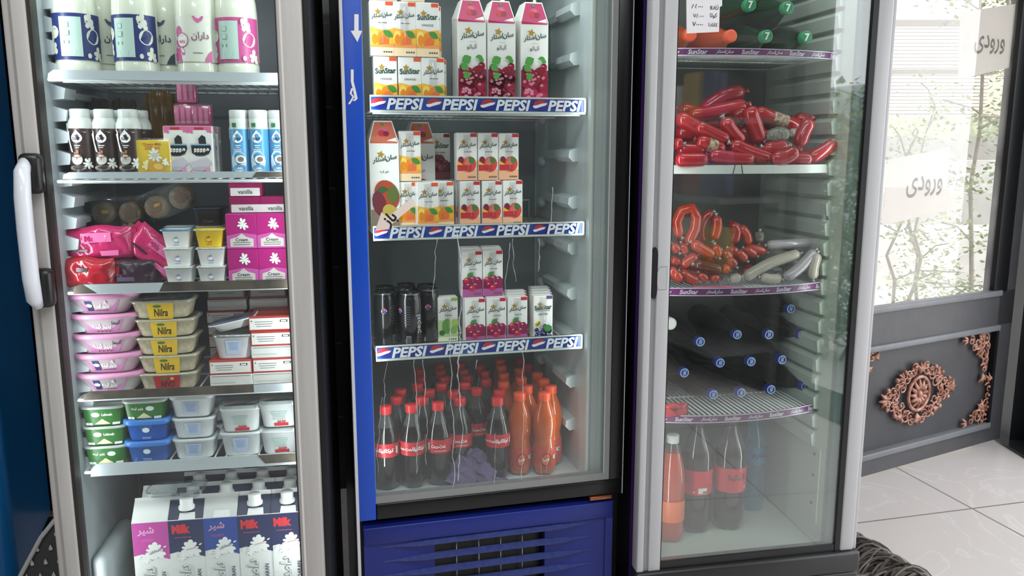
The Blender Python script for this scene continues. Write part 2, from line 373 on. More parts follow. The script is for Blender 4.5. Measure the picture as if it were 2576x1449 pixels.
for z, s in ((zP1 - .012, -1), (zP0 + .01, 1)):
    b = B()
    for (x, y, r, a) in ((.035, .03, .03, .4), (.08, .035, .026, 1.8), (.035, .085, .026, 2.4), (.028, .14, .022, .5), (.12, .025, .02, 1.2), (.06, .07, .018, 3), (.06, .015, .018, 2)):
        scroll(b, x, s * y, r, a, 1.2, 1, .0045)
    leafy(b, .13, s * .02, 0, .04); leafy(b, .03, s * .15, s * pi / 2, .04); leafy(b, .09, s * .06, s * .7, .04)
    b.build('corner_ornament', D, loc=(dh(2196 if s < 0 else 2170, 900)[0] - .12, .014, z))
# paper signs stuck on the outer side of the pane, read mirrored from inside
vor = fa('ورودی'); pap = bpy.data.materials.new('backlit_paper'); pap.use_nodes = True; pn = pap.node_tree; pn.nodes.remove(pn.nodes['Principled BSDF']); d1 = pn.nodes.new('ShaderNodeBsdfDiffuse'); d2 = pn.nodes.new('ShaderNodeBsdfTranslucent'); d3 = pn.nodes.new('ShaderNodeMixShader'); d1.inputs[0].default_value = lin('#faf7f4'); d2.inputs[0].default_value = lin('#faf7f4'); pn.links.new(d1.outputs[0], d3.inputs[1]); pn.links.new(d2.outputs[0], d3.inputs[2]); pn.links.new(d3.outputs[0], pn.nodes['Material Output'].inputs[0]); olive = M('#5a5846', .7)
for q, tc, tw, lab in ((((2415, 32), (2563, 8), (2550, 168), (2410, 200)), (2489, 112), 76, 'white paper sign with handwritten lettering, upper of two on the door glass'),
                   (((2232, 402), (2389, 372), (2380, 530), (2218, 568)), (2325, 468), 90, 'white paper sign with handwritten lettering, lower of two on the door glass')):
    b = B(); P = [dh(x, y, .03) for x, y in q]
    b.add([(u, .029, z) for u, z in P] + [(u, .0302, z) for u, z in P], [(3, 2, 1, 0), (4, 5, 6, 7), (0, 1, 5, 4), (1, 2, 6, 5), (2, 3, 7, 6), (3, 0, 4, 7)], pap)
    c = dh(*tc, .03); w = dh(tc[0] + tw / 2, tc[1], .03)[0] - dh(tc[0] - tw / 2, tc[1], .03)[0]
    b.front(.029); b.text(vor, c[0], c[1], w, olive, .015, rot=.03, sz=1.25)
    o = b.build('paper_sign', loc=DF.o, rot=(0, 0, DF.t)); tag(o, lab, 'sign', None)

# --------------------------------------------------------------- outdoors
gm = tiles_mat('pavement', '#dfd9d4', '#9b9592', '#aaa39f', 1.1, .55, .7, .008, vs=5)
b = B(); b.box(2.62, 30, -14, 8.2, -.12, -.04, gm); b.box(-3.3, 2.62, 6.2, 8.2, -.12, -.04, gm); struct(b, 'ground')
cc = M('#c4c1bb', .8, v=.15); gr = M('#b4bc98', .9, v=.35, vs=20)
b = B()
b.box(-2, 30, 8.2, 9.2, -.12, .5, cc); b.box(-2, 30, 9.2, 9.9, -.12, .85, M('#aeaca6', .8, v=.15)); b.box(-2, 30, 9.9, 10.6, -.12, 1.2, cc)
b.box(-2, 30, 10.6, 11, -.12, 1.5, M('#9a978f', .8, v=.2)); struct(b, 'terrace_steps')
b = B(); b.box(2, 12, 10.62, 10.9, 1.5, 1.75, gr); tag(b.build('clipped_hedge'), 'low clipped green hedge on the terrace seen through the door glass', 'hedge')
b = B(); b.box(-2, 30, 11, 15, -.1, 5, M('#ddd0be', .8, v=.1)); Bl = b.build('shop_building'); tag(Bl, 'beige building with roller shutters across the street, seen through the door glass', 'building')
b = B(); b.box(4.2, 6.3, 10.94, 11.02, 2.9, 2.98, M('#6f675e', .6)); b.box(4.2, 6.3, 10.95, 11.02, 2.3, 2.36, M('#6f675e', .6)); b.build('shutter_rail', Bl)
b = B()
for i in range(26): b.box(4.25, 6.25, 10.96, 11.0, 1.75 + i * .045, 1.785 + i * .045, M('#d8cdbb', .6))
b.build('roller_shutter', Bl)
# climbing shrub in front of the shop, behind the door
leafm = [M('#8aa05c', .6), M('#6f8a48', .6), M('#a8b87c', .6)]; barkm = M('#9c9382', .8, v=.3, vs=30)
def shrub(name, x, y, h, n, spread, lab, leaf=.045, seed=1, stems=4):
    rnd = random.Random(seed); T = thing(name, (x, y, -.04)); tag(T, lab, 'shrub'); bb = B(); lb = B(); tips = []
    for s in range(stems):
        px, py = rnd.uniform(-.12, .12), rnd.uniform(-.12, .12); pts = [(px, py, 0)]; z = 0
        while z < h * rnd.uniform(.75, 1):
            z += h / 9; px += rnd.uniform(-.09, .09); py += rnd.uniform(-.05, .05); pts.append((px, py, z)); tips.append((px, py, z))
            if rnd.random() < .8:
                q = (px + rnd.uniform(-spread, spread), py + rnd.uniform(-spread, spread) * .7, z + rnd.uniform(-.05, .25)); bb.tube([(px, py, z), ((px + q[0]) / 2, (py + q[1]) / 2, (z + q[2]) / 2 + .04), q], .006, barkm, 5); tips += [q, ((px + q[0]) / 2, (py + q[1]) / 2, (z + q[2]) / 2)]
        bb.tube(pts, .016, barkm, 6, taper=[1 - .07 * i for i in range(len(pts))])
    for i in range(n):
        t = rnd.choice(tips); c = Vector(t) + Vector((rnd.gauss(0, .07), rnd.gauss(0, .07), rnd.gauss(0, .06))); a = rnd.uniform(0, 2 * pi); e = rnd.uniform(-.6, .9); l = leaf * rnd.uniform(.6, 1.3)
        dr = Vector((cos(a) * cos(e), sin(a) * cos(e), sin(e))); sd = dr.cross(Vector((rnd.uniform(-.4, .4), rnd.uniform(-.4, .4), 1))).normalized() * l * .33; up = sd.cross(dr).normalized() * l * .12
        lb.add([c, c + dr * l * .5 + sd - up, c + dr * l, c + dr * l * .5 - sd - up, c + dr * l * .5], [(0, 4, 1), (1, 4, 2), (0, 3, 4), (3, 2, 4)], rnd.choice(leafm))
    bb.build('stems', T); lb.build('foliage', T); return T
shrub('climbing_shrub', 3.38, 5.55, 3.4, 3600, .34, 'tall leafy climber growing outside, right part of the door glass', seed=3, stems=5)
shrub('climbing_shrub', 3.02, 6.1, 1.7, 900, .3, 'sparser leafy climber left of the tall one, seen through door glass', seed=5, stems=3)
shrub('grassy_bush', 3.2, -.55, 1.7, 2200, .4, 'bright green bush outside the shop, mirrored in the right cooler glass', seed=9, stems=6, leaf=.07)
shrub('grassy_bush', 4.1, -1.3, 1.2, 900, .35, 'lower green bush outside the shop front beside the brighter bush', seed=11, stems=4, leaf=.07)
b = B(); b.box(9, 12, -14, -3.0, -.05, 2.3, M('#bfc3c6', .8)); Bl = b.build('street_building'); tag(Bl, 'pale building across the street, mirrored in the right cooler glass', 'building')
b = B(); b.box(8.9, 9.02, -14, -3.0, 1.95, 2.1, M('#8b9094', .7)); b.box(8.9, 9.02, -14, -3.0, .9, 1.0, M('#8b9094', .7)); b.build('ledge', Bl)
for i in range(5): b = B(); b.box(8.95, 9.01, -13 + i * 2, -12 + i * 2, 1.1, 1.8, M('#5d666d', .3)); b.build('window', Bl)
# shelf rack behind the camera, mirrored in the glass
Rk = thing('display_rack', (2.08, -1.95, 0), pi / 2); tag(Rk, 'white display rack of snacks along the right wall, mirrored in the glass', 'rack')
b = B(); b.box(0, 1.9, -.35, -.3, 0, 2.1, M('#8c8f90', .6))
for z in (.2, .62, 1.05, 1.48, 1.9): b.box(0, 1.9, -.3, .1, z, z + .03, M('#77787a', .5))
b.build('shelves', Rk)
rnd = random.Random(4); pk = [M(h, .3) for h in ('#c2355e', '#a32a3a', '#d8d2c6', '#3b3d7a', '#c8a23a', '#70283a')]
k = 0
for z in (.65, 1.08, 1.51):
    x = -1.9
    while x < -.28:
        w = rnd.uniform(.14, .24); h = rnd.uniform(.2, .3); b = B(); m = rnd.choice(pk)
        b.box(-w / 2, w / 2, -.04, .04, 0, h, m, .02); b.box(-w * .3, w * .3, .04, .042, h * .4, h * .7, pk[2])
        o = b.build('snack_packet', loc=(2.10, x + w / 2, z + .001), rot=(0, 0, -pi / 2)); tag(o, 'snack packet standing on the display rack along the right wall', 'packet', 'snack packets on the rack along the right wall'); x += w + rnd.uniform(.01, .05); k += 1

# --------------------------------------------------------------- left: blue cooler and cloth bag
Bc = thing('blue_cooler', (-1.54, 2.41, 0), R(20)); tag(Bc, 'tall glossy blue cooler cut off at the left edge of the photo', 'cooler')
b = B(); b.box(-.75, 0, -.15, .42, .022, 2.1, M('#1a74b8', .28, v=.08, vs=3), .035, 5); b.build('cabinet', Bc)
b = B(); b.box(-.74, .006, -.14, .41, .0, .022, M('#3d4149', .5, v=.4, vs=60)); b.build('plinth', Bc)
b = B(); drop = M('#d9d9d6', .8); bagm = M('#4e4e50', .8)
b.prism([(-.14, 0), (.16, 0), (.15, .3), (.06, .36), (-.02, .26), (-.1, .12)], -.08, .08, bagm); b.front(-.08)
for i in range(60):
    x = -.12 + (i % 8) * .035 + (.017 if (i // 8) % 2 else 0); z = .02 + (i // 8) * .042
    if z < .3 and x > -.12 + z * .35 and x < .14: b.poly([(x, z + .012), (x - .005, z), (x - .004, z - .006), (x + .004, z - .006), (x + .005, z)], drop)
b.tube([(-.145, -.08, 0), (-.1, -.085, .125), (-.02, -.085, .265), (.06, -.085, .362)], .007, drop, 6)
o = b.build('cloth_bag', loc=(-1.33, 2.24, 0), rot=(0, 0, R(12))); tag(o, 'dark grey fabric bag with white droplet pattern on the floor at lower left', 'bag')

# --------------------------------------------------------------- string mop at lower right
mp_ = thing('string_mop', (1.10, 2.50, 0)); tag(mp_, 'grey string mop lying on the floor beside the right cooler', 'mop')
b = B(); rnd = random.Random(8); ms = [M('#77716b', .9), M('#5a5550', .9), M('#938c84', .9)]
for i in range(170):      # looped strands draped over each other, running away from the head
    s = rnd.uniform(0, 1); cx = -.03 + .20 * s; cy = .16 - .40 * s + rnd.uniform(-.03, .03); w = rnd.uniform(.05, .10) * (1.15 - .3 * s); hh = rnd.uniform(.03, .105) * (1 - .35 * s); rz_ = -.35 + rnd.uniform(-.35, .35); p = []
    for j in range(9):
        t = j / 8; x = -w + 2 * w * t; p.append((cx + x * cos(rz_) + rnd.uniform(-.003, .003), cy + x * sin(rz_) + .02 * sin(pi * t), max(.005, hh * sin(pi * t) ** .6 + rnd.uniform(-.002, .002))))
    b.tube(p, .0038, rnd.choice(ms), 5)
o = b.build('strings', mp_); o['kind'] = 'stuff'
b = B(); b.tube([(-.04, .05, .09), (-.06, .27, .30)], .012, M('#a07a58', .6, v=.2)); b.build('handle', mp_)
b = B(); b.box(-.11, -.03, -.12, .10, .03, .075, M('#b18a68', .7, v=.2), .006); b.build('head_block', mp_)

# ================================================================ COOLERS
inner = M('#c3cdcd', .4, v=.05); innerL = M('#a9b0b4', .4, v=.06); alu = M('#b9b6b2', .38, v=.07, vs=4, stretch=(20, 20, 1)); gask = M('#2b2724', .6); steel = M('#cdd3d3', .3)
DT = .035
def cabinet(T, u0, u1, zb, zt, dep, iu0, iu1, iz0, outer, liner, idep, shadem):
    b = B()
    b.box(u0, iu0 - .006, DT + .004, dep, zb, zt, outer); b.box(iu1 + .006, u1, DT + .004, dep, zb, zt, outer)
    b.box(iu0 - .006, iu1 + .006, idep + .012, dep, zb, zt, outer); b.box(iu0 - .006, iu1 + .006, DT + .004, dep, zt - .04, zt, outer); b.box(iu0 - .006, iu1 + .006, DT + .004, dep, zb, iz0 - .012, outer)
    b.build('cabinet', T)
    b = B(); b.box(iu0 + .004, iu1 - .004, idep - .003, idep, iz0 + .01, zt - .05, shadem); b.build('back_shade_sheet', T)  # shade put into colour: darker grey sheet over the evenly coloured rear liner
    b = B(); f = DT + .006
    b.box(iu0 - .006, iu0, f, idep, iz0, zt - .05, liner); b.box(iu1, iu1 + .006, f, idep, iz0, zt - .05, liner)
    b.box(iu0 - .006, iu1 + .006, idep, idep + .01, iz0 - .01, zt - .05, liner); b.box(iu0 - .006, iu1 + .006, f, idep, iz0 - .01, iz0, liner); b.box(iu0, iu1, f, idep, zt - .07, zt - .05, liner)
    return b
def wires(b, u0, u1, d0, d1, z, m, step=.02, r=.002):
    n = int((u1 - u0) / step)
    for i in range(n + 1):
        u = u0 + (u1 - u0) * i / n; b.tube([(u, d0, z), (u, d1, z)], r, m, 5)
    for d in (d0 + .004, (d0 + d1) / 2, d1 - .004): b.tube([(u0, d, z - .004), (u1, d, z - .004)], r * 1.3, m, 5)

# ---- left cooler
T = thing('display_cooler', LF.o, LF.t); tag(T, 'left glass-door cooler with grey aluminium frame, full of dairy products', 'cooler')
def lh(px, py, d=0): return LF.hit(px, py, d)
a0 = lh(73.5, 724)[0]; a1 = lh(131, 724)[0]; a1b = lh(141, 724)[0]; a2b = lh(723, 724)[0]; a2 = lh(726, 724)[0]; a3 = lh(786, 724)[0]
li0 = lh(150, 724, .05)[0]; li1 = a2 + .012
LZ0 = lh(557, 1302, .10)[1] - .198; LZT = 1.98; LD = .44
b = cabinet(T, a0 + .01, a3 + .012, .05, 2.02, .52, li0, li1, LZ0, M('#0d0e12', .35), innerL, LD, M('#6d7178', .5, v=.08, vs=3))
b.box(li0, li0 + .035, .07, .27, LZ0, LZ0 + .14, innerL, .015); b.build('liner', T)
b = B(); wm = M('#c9d0d6', .4)
for i in range(30):      # moulded ledges that carry the shelves
    z = .70 + i * .042
    b.prism([(li0, z - .014), (li0 + .022, z - .012), (li0 + .026, z + .008), (li0, z + .016)], .10, .16, wm); b.prism([(li0, z - .010), (li0 + .014, z - .008), (li0 + .016, z + .004), (li0, z + .010)], .162, .34, wm)
b.build('shelf_ledges', T)
Dr = B(); Dr.box(a0, a1, 0, DT, .25, 2.0, alu, .004); Dr.box(a0 + .012, a0 + .016, -.0015, 0, .25, 2.0, M('#8d8a86', .4)); Dr.box(a2, a3, 0, DT, .25, 2.0, alu, .004); Dr.box(a2 + .006, a2 + .010, -.0015, 0, .25, 2.0, M('#d6d3cf', .4)); Dr.box(a1, a2, 0, DT, .25, .31, alu); Dr.box(a1, a2, 0, DT, 1.94, 2.0, alu)
Dr = Dr.build('door', T)
b = B(); b.box(a1, a1b, .004, DT, .31, 1.94, gask); b.box(a2b, a2, .004, DT, .31, 1.94, gask); b.build('gasket', Dr)
b = B(); b.box(a1b - .002, a2b + .002, .014, .018, .31, 1.94, GL_L); b.build('glass_pane', Dr)
# handle: dark recessed ends, white bowed grip
hz0 = lh(104, 772, -.01)[1]; hz1 = lh(62, 368, -.01)[1]; hu = lh(78, 600, -.03)[0]
b = B(); blk = M('#1b1a1b', .35)
for z, s in ((hz0 + .012, 1), (hz1 - .012, -1)):
    b = B(); b.box(hu - .012, hu + .026, -.03, .0, min(z, z + s * .062) - .012, max(z, z + s * .062), blk, .011, 3); b.build('handle_mount', Dr)
b = B(); b.tube([(hu, -.022, hz1 - .028), (hu, -.040, hz1 - .045), (hu, -.048, hz1 - .09), (hu, -.05, (hz0 + hz1) / 2), (hu, -.048, hz0 + .06), (hu, -.042, hz0 + .02), (hu, -.028, hz0 + .006)], .0135, M('#dfe3ea', .18), 14, taper=[.8, 1, 1.05, 1.05, 1.05, 1, .7]); b.build('handle', Dr)
LS = []; stripw = M('#c4ccd2', .3, v=.05); dirt = M('#3a322b', .7, v=.5, vs=25, hex2='#5b5247')
FD = .066
for i, (pl, pr, pt, pb, ul, ur) in enumerate(((125, 697, 180, 203, 122, 697), (152, 712, 432, 448, 160, 715), (210, 725, 708, 731, 185, 728), (200, 735, 973, 993, 210, 740), (225, 745, 1152, 1181, 228, 748))):
    pm = (pl + pr) / 2; zb_ = lh(pm, pb, FD)[1]; zt_ = lh(pm, pt, FD)[1]; u0 = lh(ul, (pt + pb) / 2, FD)[0]
    LS.append((zb_, zt_)); sh = B(); wires(sh, li0 + .03, li1 - .012, FD + .01, .40, zt_ - .016, steel, .022)
    sh.tube([(li0 + .010, .40, zt_ - .018), (li0 + .010, FD, zt_ - .018), (li1 - .006, FD, zt_ - .018), (li1 - .006, .40, zt_ - .018)], .0035, steel, 6)
    sh = sh.build('shelf', T); b = B(); st = b
    x0 = u0; x1 = li1 - .008; m = stripw if i not in (2, 3) else dirt
    b.prism([(x0, zb_), (x1, zb_), (x1 + .002, (zb_ + zt_) / 2), (x1 - .004, zt_), (x0 + .012, zt_), (x0 + .002, zb_ + (zt_ - zb_) * .6)], FD - .006, FD - .002, m)
    b.front(FD - .006)
    if i == 1: b.poly([(x1 - .07, zb_ + .001), (x1 - .004, zb_ + .001), (x1 - .006, zt_ - .001), (x1 - .062, zt_ - .001)], dirt)
    if i == 2: b.poly([(x0 + .045, zb_), (x0 + .16, zb_), (x0 + .17, zt_), (x0 + .02, zt_)], stripw)
    if i == 3: b.poly([(x1 - .09, zb_), (x1, zb_), (x1 - .005, zt_), (x1 - .09, zt_)], stripw)
    if i == 4: b.poly([(x1 - .075, zb_ + .006), (x1 - .002, zb_ + .006), (x1 - .006, zt_), (x1 - .09, zt_)], dirt)
    b.build('price_strip', sh)
lsurf = [zt - .0125 for zb, zt in LS]

# ---- middle cooler
T = thing('display_cooler', MF.o, MF.t); tag(T, 'middle blue glass-door cooler with logo shelf strips, full of juice and cola', 'cooler')
def mh(px, py, d=0): return MF.hit(px, py, d)
c0 = mh(883.5, 724)[0]; c1 = mh(929.7, 724)[0]; c2 = mh(1543.5, 724)[0]; c3 = mh(1577, 724)[0]; mb = (mh(920, 1310)[1] + mh(1556, 1243)[1]) / 2; mg = mh(943, 1270)[1]
mi0 = c1 + .004; mi1 = mh(1470, 724, .06)[0]; MZ0 = mh(1043, 1222, .1)[1]; MD = .50
blue = M('#0b4cc0', .35); blueD = M('#16277c', .4, v=.12, vs=6, bump=.04)
Mblk = M('#0a0a0c', .3)
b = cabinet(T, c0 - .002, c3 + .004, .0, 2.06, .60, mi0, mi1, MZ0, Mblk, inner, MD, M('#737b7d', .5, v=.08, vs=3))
pan = M('#b9c3c4', .35); b.box(mi1 + .006, c3 - .004, DT + .002, DT + .0045, MZ0 - .03, 2.0, pan); b.box(mi1 + .012, mi1 + .03, DT - .002, DT + .002, MZ0, 2.0, M('#a4a9a8', .5)); b.box(mi1 - .001, mi1 + .005, DT - .006, DT + .006, MZ0, 2.0, M('#c8cfc6', .4))
b.box(mi0, mi1, DT - .004, DT + .01, MZ0 - .03, MZ0 + .004, pan)
# moulded rails on the right wall
for z in [MZ0 + .12 + i * .118 for i in range(12)]:
    pts = []
    for k, (zz, e) in enumerate(((-.016, 0), (-.018, .014), (-.006, .026), (.010, .024), (.016, .008), (.016, 0))): pts.append((mi1 - e, z + zz))
    b.prism(pts, .12, .24, inner); b.prism([(mi1, z - .012), (mi1 - .014, z - .010), (mi1 - .016, z + .006), (mi1, z + .012)], .24, .38, inner)
    b.ball((mi1 - .006, .42, z - .02), .026, inner, 10, (.5, 1.2, .6)); pass
b.build('liner', T)
d_ = B(); d_.box(c1, c3, 0, DT, mb, mg, Mblk, .003); d_.box(c2, c3, 0, DT, mg, 2.02, Mblk, .002); d_.box(c1, c3, 0, DT, 1.96, 2.02, Mblk)
d_.box(c0, c1, 0, DT, mb + .0, 2.02, blue, .003); d_.box(c3 - .0005, c3 + .001, -.001, DT, mb, 2.02, steel); 
dr = d_.build('door', T)
b = B(); wh = M('#d6d7dc', .3); b.box(c0 - .006, c0 + .001, -.004, DT, .02, 2.02, wh); b.build('edge_trim', dr)
b = B(); ggm = M('#8e9290', .4, m=.3); b.box(c2 - .014, c2, .004, DT - .008, mg, 1.96, ggm); b.box(c1, c2 - .014, .004, DT - .008, mg, mg + .018, ggm); b.box(c2 - .016, c2 - .0145, .003, .006, mg + .018, 1.96, M('#c9cdcb', .3)); b.build('gasket', dr)
b = B(); b.box(c1 - .001, c2 - .001, .010, .014, mg, 1.96, GL_M); b.build('glass_pane', dr)
b = B(); rnd = random.Random(5)
for x, y0, y1, w in ((1150, 585, 1215, 1.3), (1135, 800, 1240, .9), (1042, 905, 1200, 1.2), (1063, 905, 1180, .8), (1318, 850, 1220, .9), (1290, 600, 720, .6), (1283, 610, 870, .7), (1355, 600, 690, .7), (1390, 470, 570, .8), (975, 910, 1170, .7), (1245, 1090, 1230, .7), (1365, 1150, 1215, .5), (1100, 600, 760, .7), (1200, 905, 940, .6), (1395, 1010, 1200, .7), (962, 1000, 1200, .6)):
    pts = []; yy = y0; xx = x
    while yy < y1:
        u, z = mh(xx, yy, .009); pts.append((u, .009, z)); yy += 12; xx += rnd.uniform(-3.0, 3.0)
    if len(pts) > 2: b.tube(pts, .0011 * w, WET, 6, taper=[rnd.uniform(.5, 1.5) for _ in pts])
b.build('condensation_trickles', dr)
b = B(); u, z = mh(1511, 1251, 0); b.box(u - .03, u + .03, -.004, .02, z - .006, z + .004, M('#a9694a', .3, m=.8), .002); b.build('hinge', T)
# grille
g0 = mh(915, 1380)[0]; g1 = mh(1538, 1380)[0]; gz1 = (mh(915, 1322)[1] + mh(1538, 1265)[1]) / 2
o0 = mh(1094, 1400)[0]; o1 = mh(1370, 1380)[0]; oz1 = mh(1230, 1322)[1]; sp = .0375
b = B(); b.box(g0, o0, .0, .03, .03, gz1, blueD); b.box(o1, g1, .0, .03, .03, gz1, blueD); b.box(o0, o1, 0, .03, oz1, gz1, blueD); b.box(o0, o1, 0, .03, .03, .06, blueD)
b.box(g0, g1, -.006, .0, gz1 - .045, gz1, blueD, .003); b.box(g0, g0 + .01, -.004, .001, .03, gz1, blueD); b.box(g1 - .02, g1, -.004, .001, .03, gz1, blueD); gp = b.build('kick_panel', T)
b = B(); z = oz1 - .022
dust = M('#27356f', .7, v=.3, vs=80, hex2='#34407c')
while z > .08:
    w = .13; n = 16; top = []; 
    for (ya, yb, zz) in ((-.002, -.016, 0),):
        vs = []
        for i in range(n + 1):
            t = i / n; u = o0 - w + (o1 - o0 + 2 * w) * t; e = min(1, min(t, 1 - t) / .2); e = e * e * (3 - 2 * e)
            vs += [(u, 0.002, z + .006 * e), (u, -.016 * e - .0005, z - .003), (u, .002, z - .009 * e - .001)]
        b.add(vs, [q for i in range(n) for q in ((i * 3, i * 3 + 1, i * 3 + 4, i * 3 + 3), (i * 3 + 1, i * 3 + 2, i * 3 + 5, i * 3 + 4))], dust)
    z -= sp
b.build('slats', gp)
b = B(); b.box(o0 - .005, o1 + .005, .04, .045, .04, oz1 + .01, M('#050506', .7)); 
for k in range(1, 5): u = o0 + (o1 - o0) * k / 5; b.tube([(u, .012, .05), (u, .012, oz1)], .0016, M('#9a9aa2', .3, m=.6), 5)
b.build('grille_rods', gp)
b = B(); sl = M('#2a2b30', .35)
for k in range(9):
    z = .50 + k * .018; b.prism([(c3 + .0, z), (c3 + .012, z + .016), (c3 + .012, z + .02), (c3, z + .004)], .02, .036, sl)
b.build('side_louvres', T)
# shelves with printed logo strips
pb_ = M('#10287e', .3, v=.4, vs=18, hex2='#1f4fa2'); pr_ = M('#b0303c', .35); pw = M('#dfe3ea', .35); pbl = M('#1a2c8c', .35); frm = M('#c6ccc6', .35)
MS = []
for i, (x0, x1, ytl, ytr, ybl, ybr) in enumerate(((930, 1480, 243, 243, 287, 284), (938, 1475, 567, 558, 607, 590), (945, 1460, 867, 843, 909, 876))):
    zt_ = (mh(x0, ytl, .06)[1] + mh(x1, ytr, .06)[1]) / 2; zb_ = (mh(x0, ybl, .06)[1] + mh(x1, ybr, .06)[1]) / 2; u0 = mh(x0, ytl, .06)[0]; u1 = mi1 - .003
    zs = zt_ - .028 + (-.008, .007, .004)[i]; MS.append(zs + .003)
    sh = B(); wires(sh, u0 + .006, u1 - .012, .068, .47, zs, steel, .017, .0019)
    sh.tube([(u0 + .004, .47, zs), (u0 + .004, .07, zs), (u1 - .006, .07, zs), (u1 - .006, .47, zs)], .003, steel, 6); sh.tube([(u1 - .03, .46, zs), (u1 - .03, .46, zs + .05), (u1 - .14, .46, zs + .05), (u1 - .14, .46, zs)], .0025, steel, 6)
    sh = sh.build('shelf', T)
    b = B(); h = zt_ - zb_; b.box(u0, u1, .056, .064, zb_, zb_ + h * .13, frm); b.box(u0, u1, .056, .064, zt_ - h * .10, zt_, frm); b.box(u0, u1, .059, .064, zb_, zt_, frm); b.box(u1 - .006, u1, .056, .064, zb_, zt_, frm)
    b.front(.0585); L_ = u1 - u0 - .008; a = zb_ + h * .15; c = zt_ - h * .12; b.rect(u0 + .002, u1 - .007, a, c, pb_); hh_ = c - a
    for k in range(4):
        cx = u0 + L_ * (k + .12) / 4 + .004; cz = (a + c) / 2
        if k: pass
        r = hh_ * .62; N = 14
        b.poly([(cx + r * cos(t * pi / N), min(c, cz + r * .72 * sin(t * pi / N))) for t in range(N + 1)], pr_)
        b.poly([(cx + r * cos(pi + t * pi / N), max(a, cz + r * .72 * sin(pi + t * pi / N))) for t in range(N + 1)], pbl)
        b.poly([(cx - r * 1.12, cz - hh_ * .04), (cx - r * .5, cz + hh_ * .02), (cx + r * .2, cz + hh_ * .16), (cx + r * 1.0, cz + hh_ * .20), (cx + r * .7, cz + hh_ * .0), (cx, cz - hh_ * .12), (cx - r * .7, cz - hh_ * .26), (cx - r, cz - hh_ * .2)], pw)
        b.text('PEPSI', cx + L_ * .118, cz - hh_ * .02, L_ * .155, pw, .035, shear=.22, sz=.92)
    b.build('price_strip', sh)

# ---- right cooler
T = thing('display_cooler', RF.o, RF.t); tag(T, 'right glass-door cooler with pale grey frame, holding sausages and large bottles', 'cooler')
def rh(px, py, d=0): return RF.hit(px, py, d)
e0 = rh(1620, 724)[0]; e1 = rh(1683, 724)[0]; e2 = rh(2160, 724)[0]; e2b = rh(2147, 724)[0]; e3 = rh(2207, 724)[0]; rb = (rh(1640, 1440)[1] + rh(2140, 1380)[1]) / 2; rg = (rh(1660, 1412)[1] + rh(2110, 1372)[1]) / 2
ri0 = e1 - .01; ri1 = rh(2088, 850, .06)[0]; RZ0 = rh(1745, 1343, .16)[1]; RD = .47
innerR = M('#b3bcb2', .4, v=.05); base = M('#222325', .4, bump=.04)
rrc = M('#5a5d5d', .5)
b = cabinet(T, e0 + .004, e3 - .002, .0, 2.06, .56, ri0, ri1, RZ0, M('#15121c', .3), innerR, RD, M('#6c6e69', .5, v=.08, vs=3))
b.box(ri1 + .006, e3 - .004, DT + .002, DT + .0045, RZ0 - .03, 2.0, M('#9aa39b', .4)); b.box(ri1 + .004, ri1 + .012, DT - .006, DT + .004, RZ0, 2.0, M('#7a7f76', .4)); b.box(ri0, ri1, DT - .0, DT + .01, RZ0 - .03, RZ0 + .004, innerR)
b.build('liner', T)
b = B()
for i in range(24):
    z = RZ0 + .28 + i * .052; b.prism([(ri1, z - .02), (ri1 - .014, z - .018), (ri1 - .018, z + .012), (ri1 - .008, z + .022), (ri1, z + .022)], .09, .42, innerR)
b.box(ri1 - .006, ri1, .06, .12, RZ0 + .05, RZ0 + .26, innerR)
for z in (.1, .18, .24): b.ball((ri1 - .007, .085, RZ0 + z), .004, INK, 6)
b.build('shelf_ledges', T)
pg = M('#bdbdbf', .35); pg2 = M('#8f9193', .35)
w_ = e1 - e0
d_ = B(); d_.box(e0, e0 + w_ * .28, -.004, DT, rb, 2.02, pg, .003); d_.box(e0 + w_ * .28, e0 + w_ * .5, .003, DT, rb, 2.02, pg2); d_.box(e0 + w_ * .5, e1, -.002, DT, rb, 2.02, pg, .002)
d_.box(e2, e3 - .012, -.002, DT, rb, 2.02, pg, .006); d_.box(e3 - .012, e3, .006, DT, rb, 2.02, pg, .002); d_.box(e1, e2, 0, DT, 1.97, 2.02, pg)
dr = d_.build('door', T)
b = B(); b.box(e2b, e2, .0, DT - .004, rb, 1.97, BLACK); b.box(e1, e1 + .003, .002, DT - .004, rb, 1.97, BLACK); b.box(e1, e2b, .002, DT - .01, rb, rg, M('#1a1b1c', .3)); b.box(e2b - .018, e2b, DT - .018, DT - .006, rg, 1.97, M('#6e8483', .4)); b.build('gasket', dr)
b = B(); b.box(e1 + .001, e2b + .001, .006, .010, rb + .005, 1.97, GL_R); b.build('glass_pane', dr)
b = B(); u = e0 + w_ * .39; z0 = rh(1640, 752)[1]; z1 = rh(1640, 622)[1]; r = w_ * .115
b.prism([(u + r * cos(t * pi / 8), z1 - .02 + .02 * sin(t * pi / 8)) for t in range(9)] + [(u + r * cos(pi + t * pi / 8), z0 + .02 + .02 * sin(pi + t * pi / 8)) for t in range(9)], -.003, .004, M('#050506', .5)); b.build('grip_slot', dr)
b = B(); u, z = rh(1664, 700); b.front(-.002)
P = [(u - .013, z - .012), (u - .009, z - .028), (u + .013, z - .028), (u + .013, z + .028), (u - .006, z + .028), (u - .013, z + .014)]
b.poly(P, M('#77787a', .5)); b.poly([(u + (x - u) * .93, z + (y - z) * .965) for x, y in P], M('#b8b8ba', .4)); b.build('sticker', dr)
b = B(); b.box(e0 - .004, e3 + .004, -.012, DT, rb - .06, rb, base, .008); b.box(e0 - .004, e3 + .004, -.006, DT, .02, rb - .06, base, .006)
for k in range(6): b.box(e0 + .12, e3 - .04, -.012, -.004, rb - .09 - k * .03, rb - .078 - k * .03, base, .003)
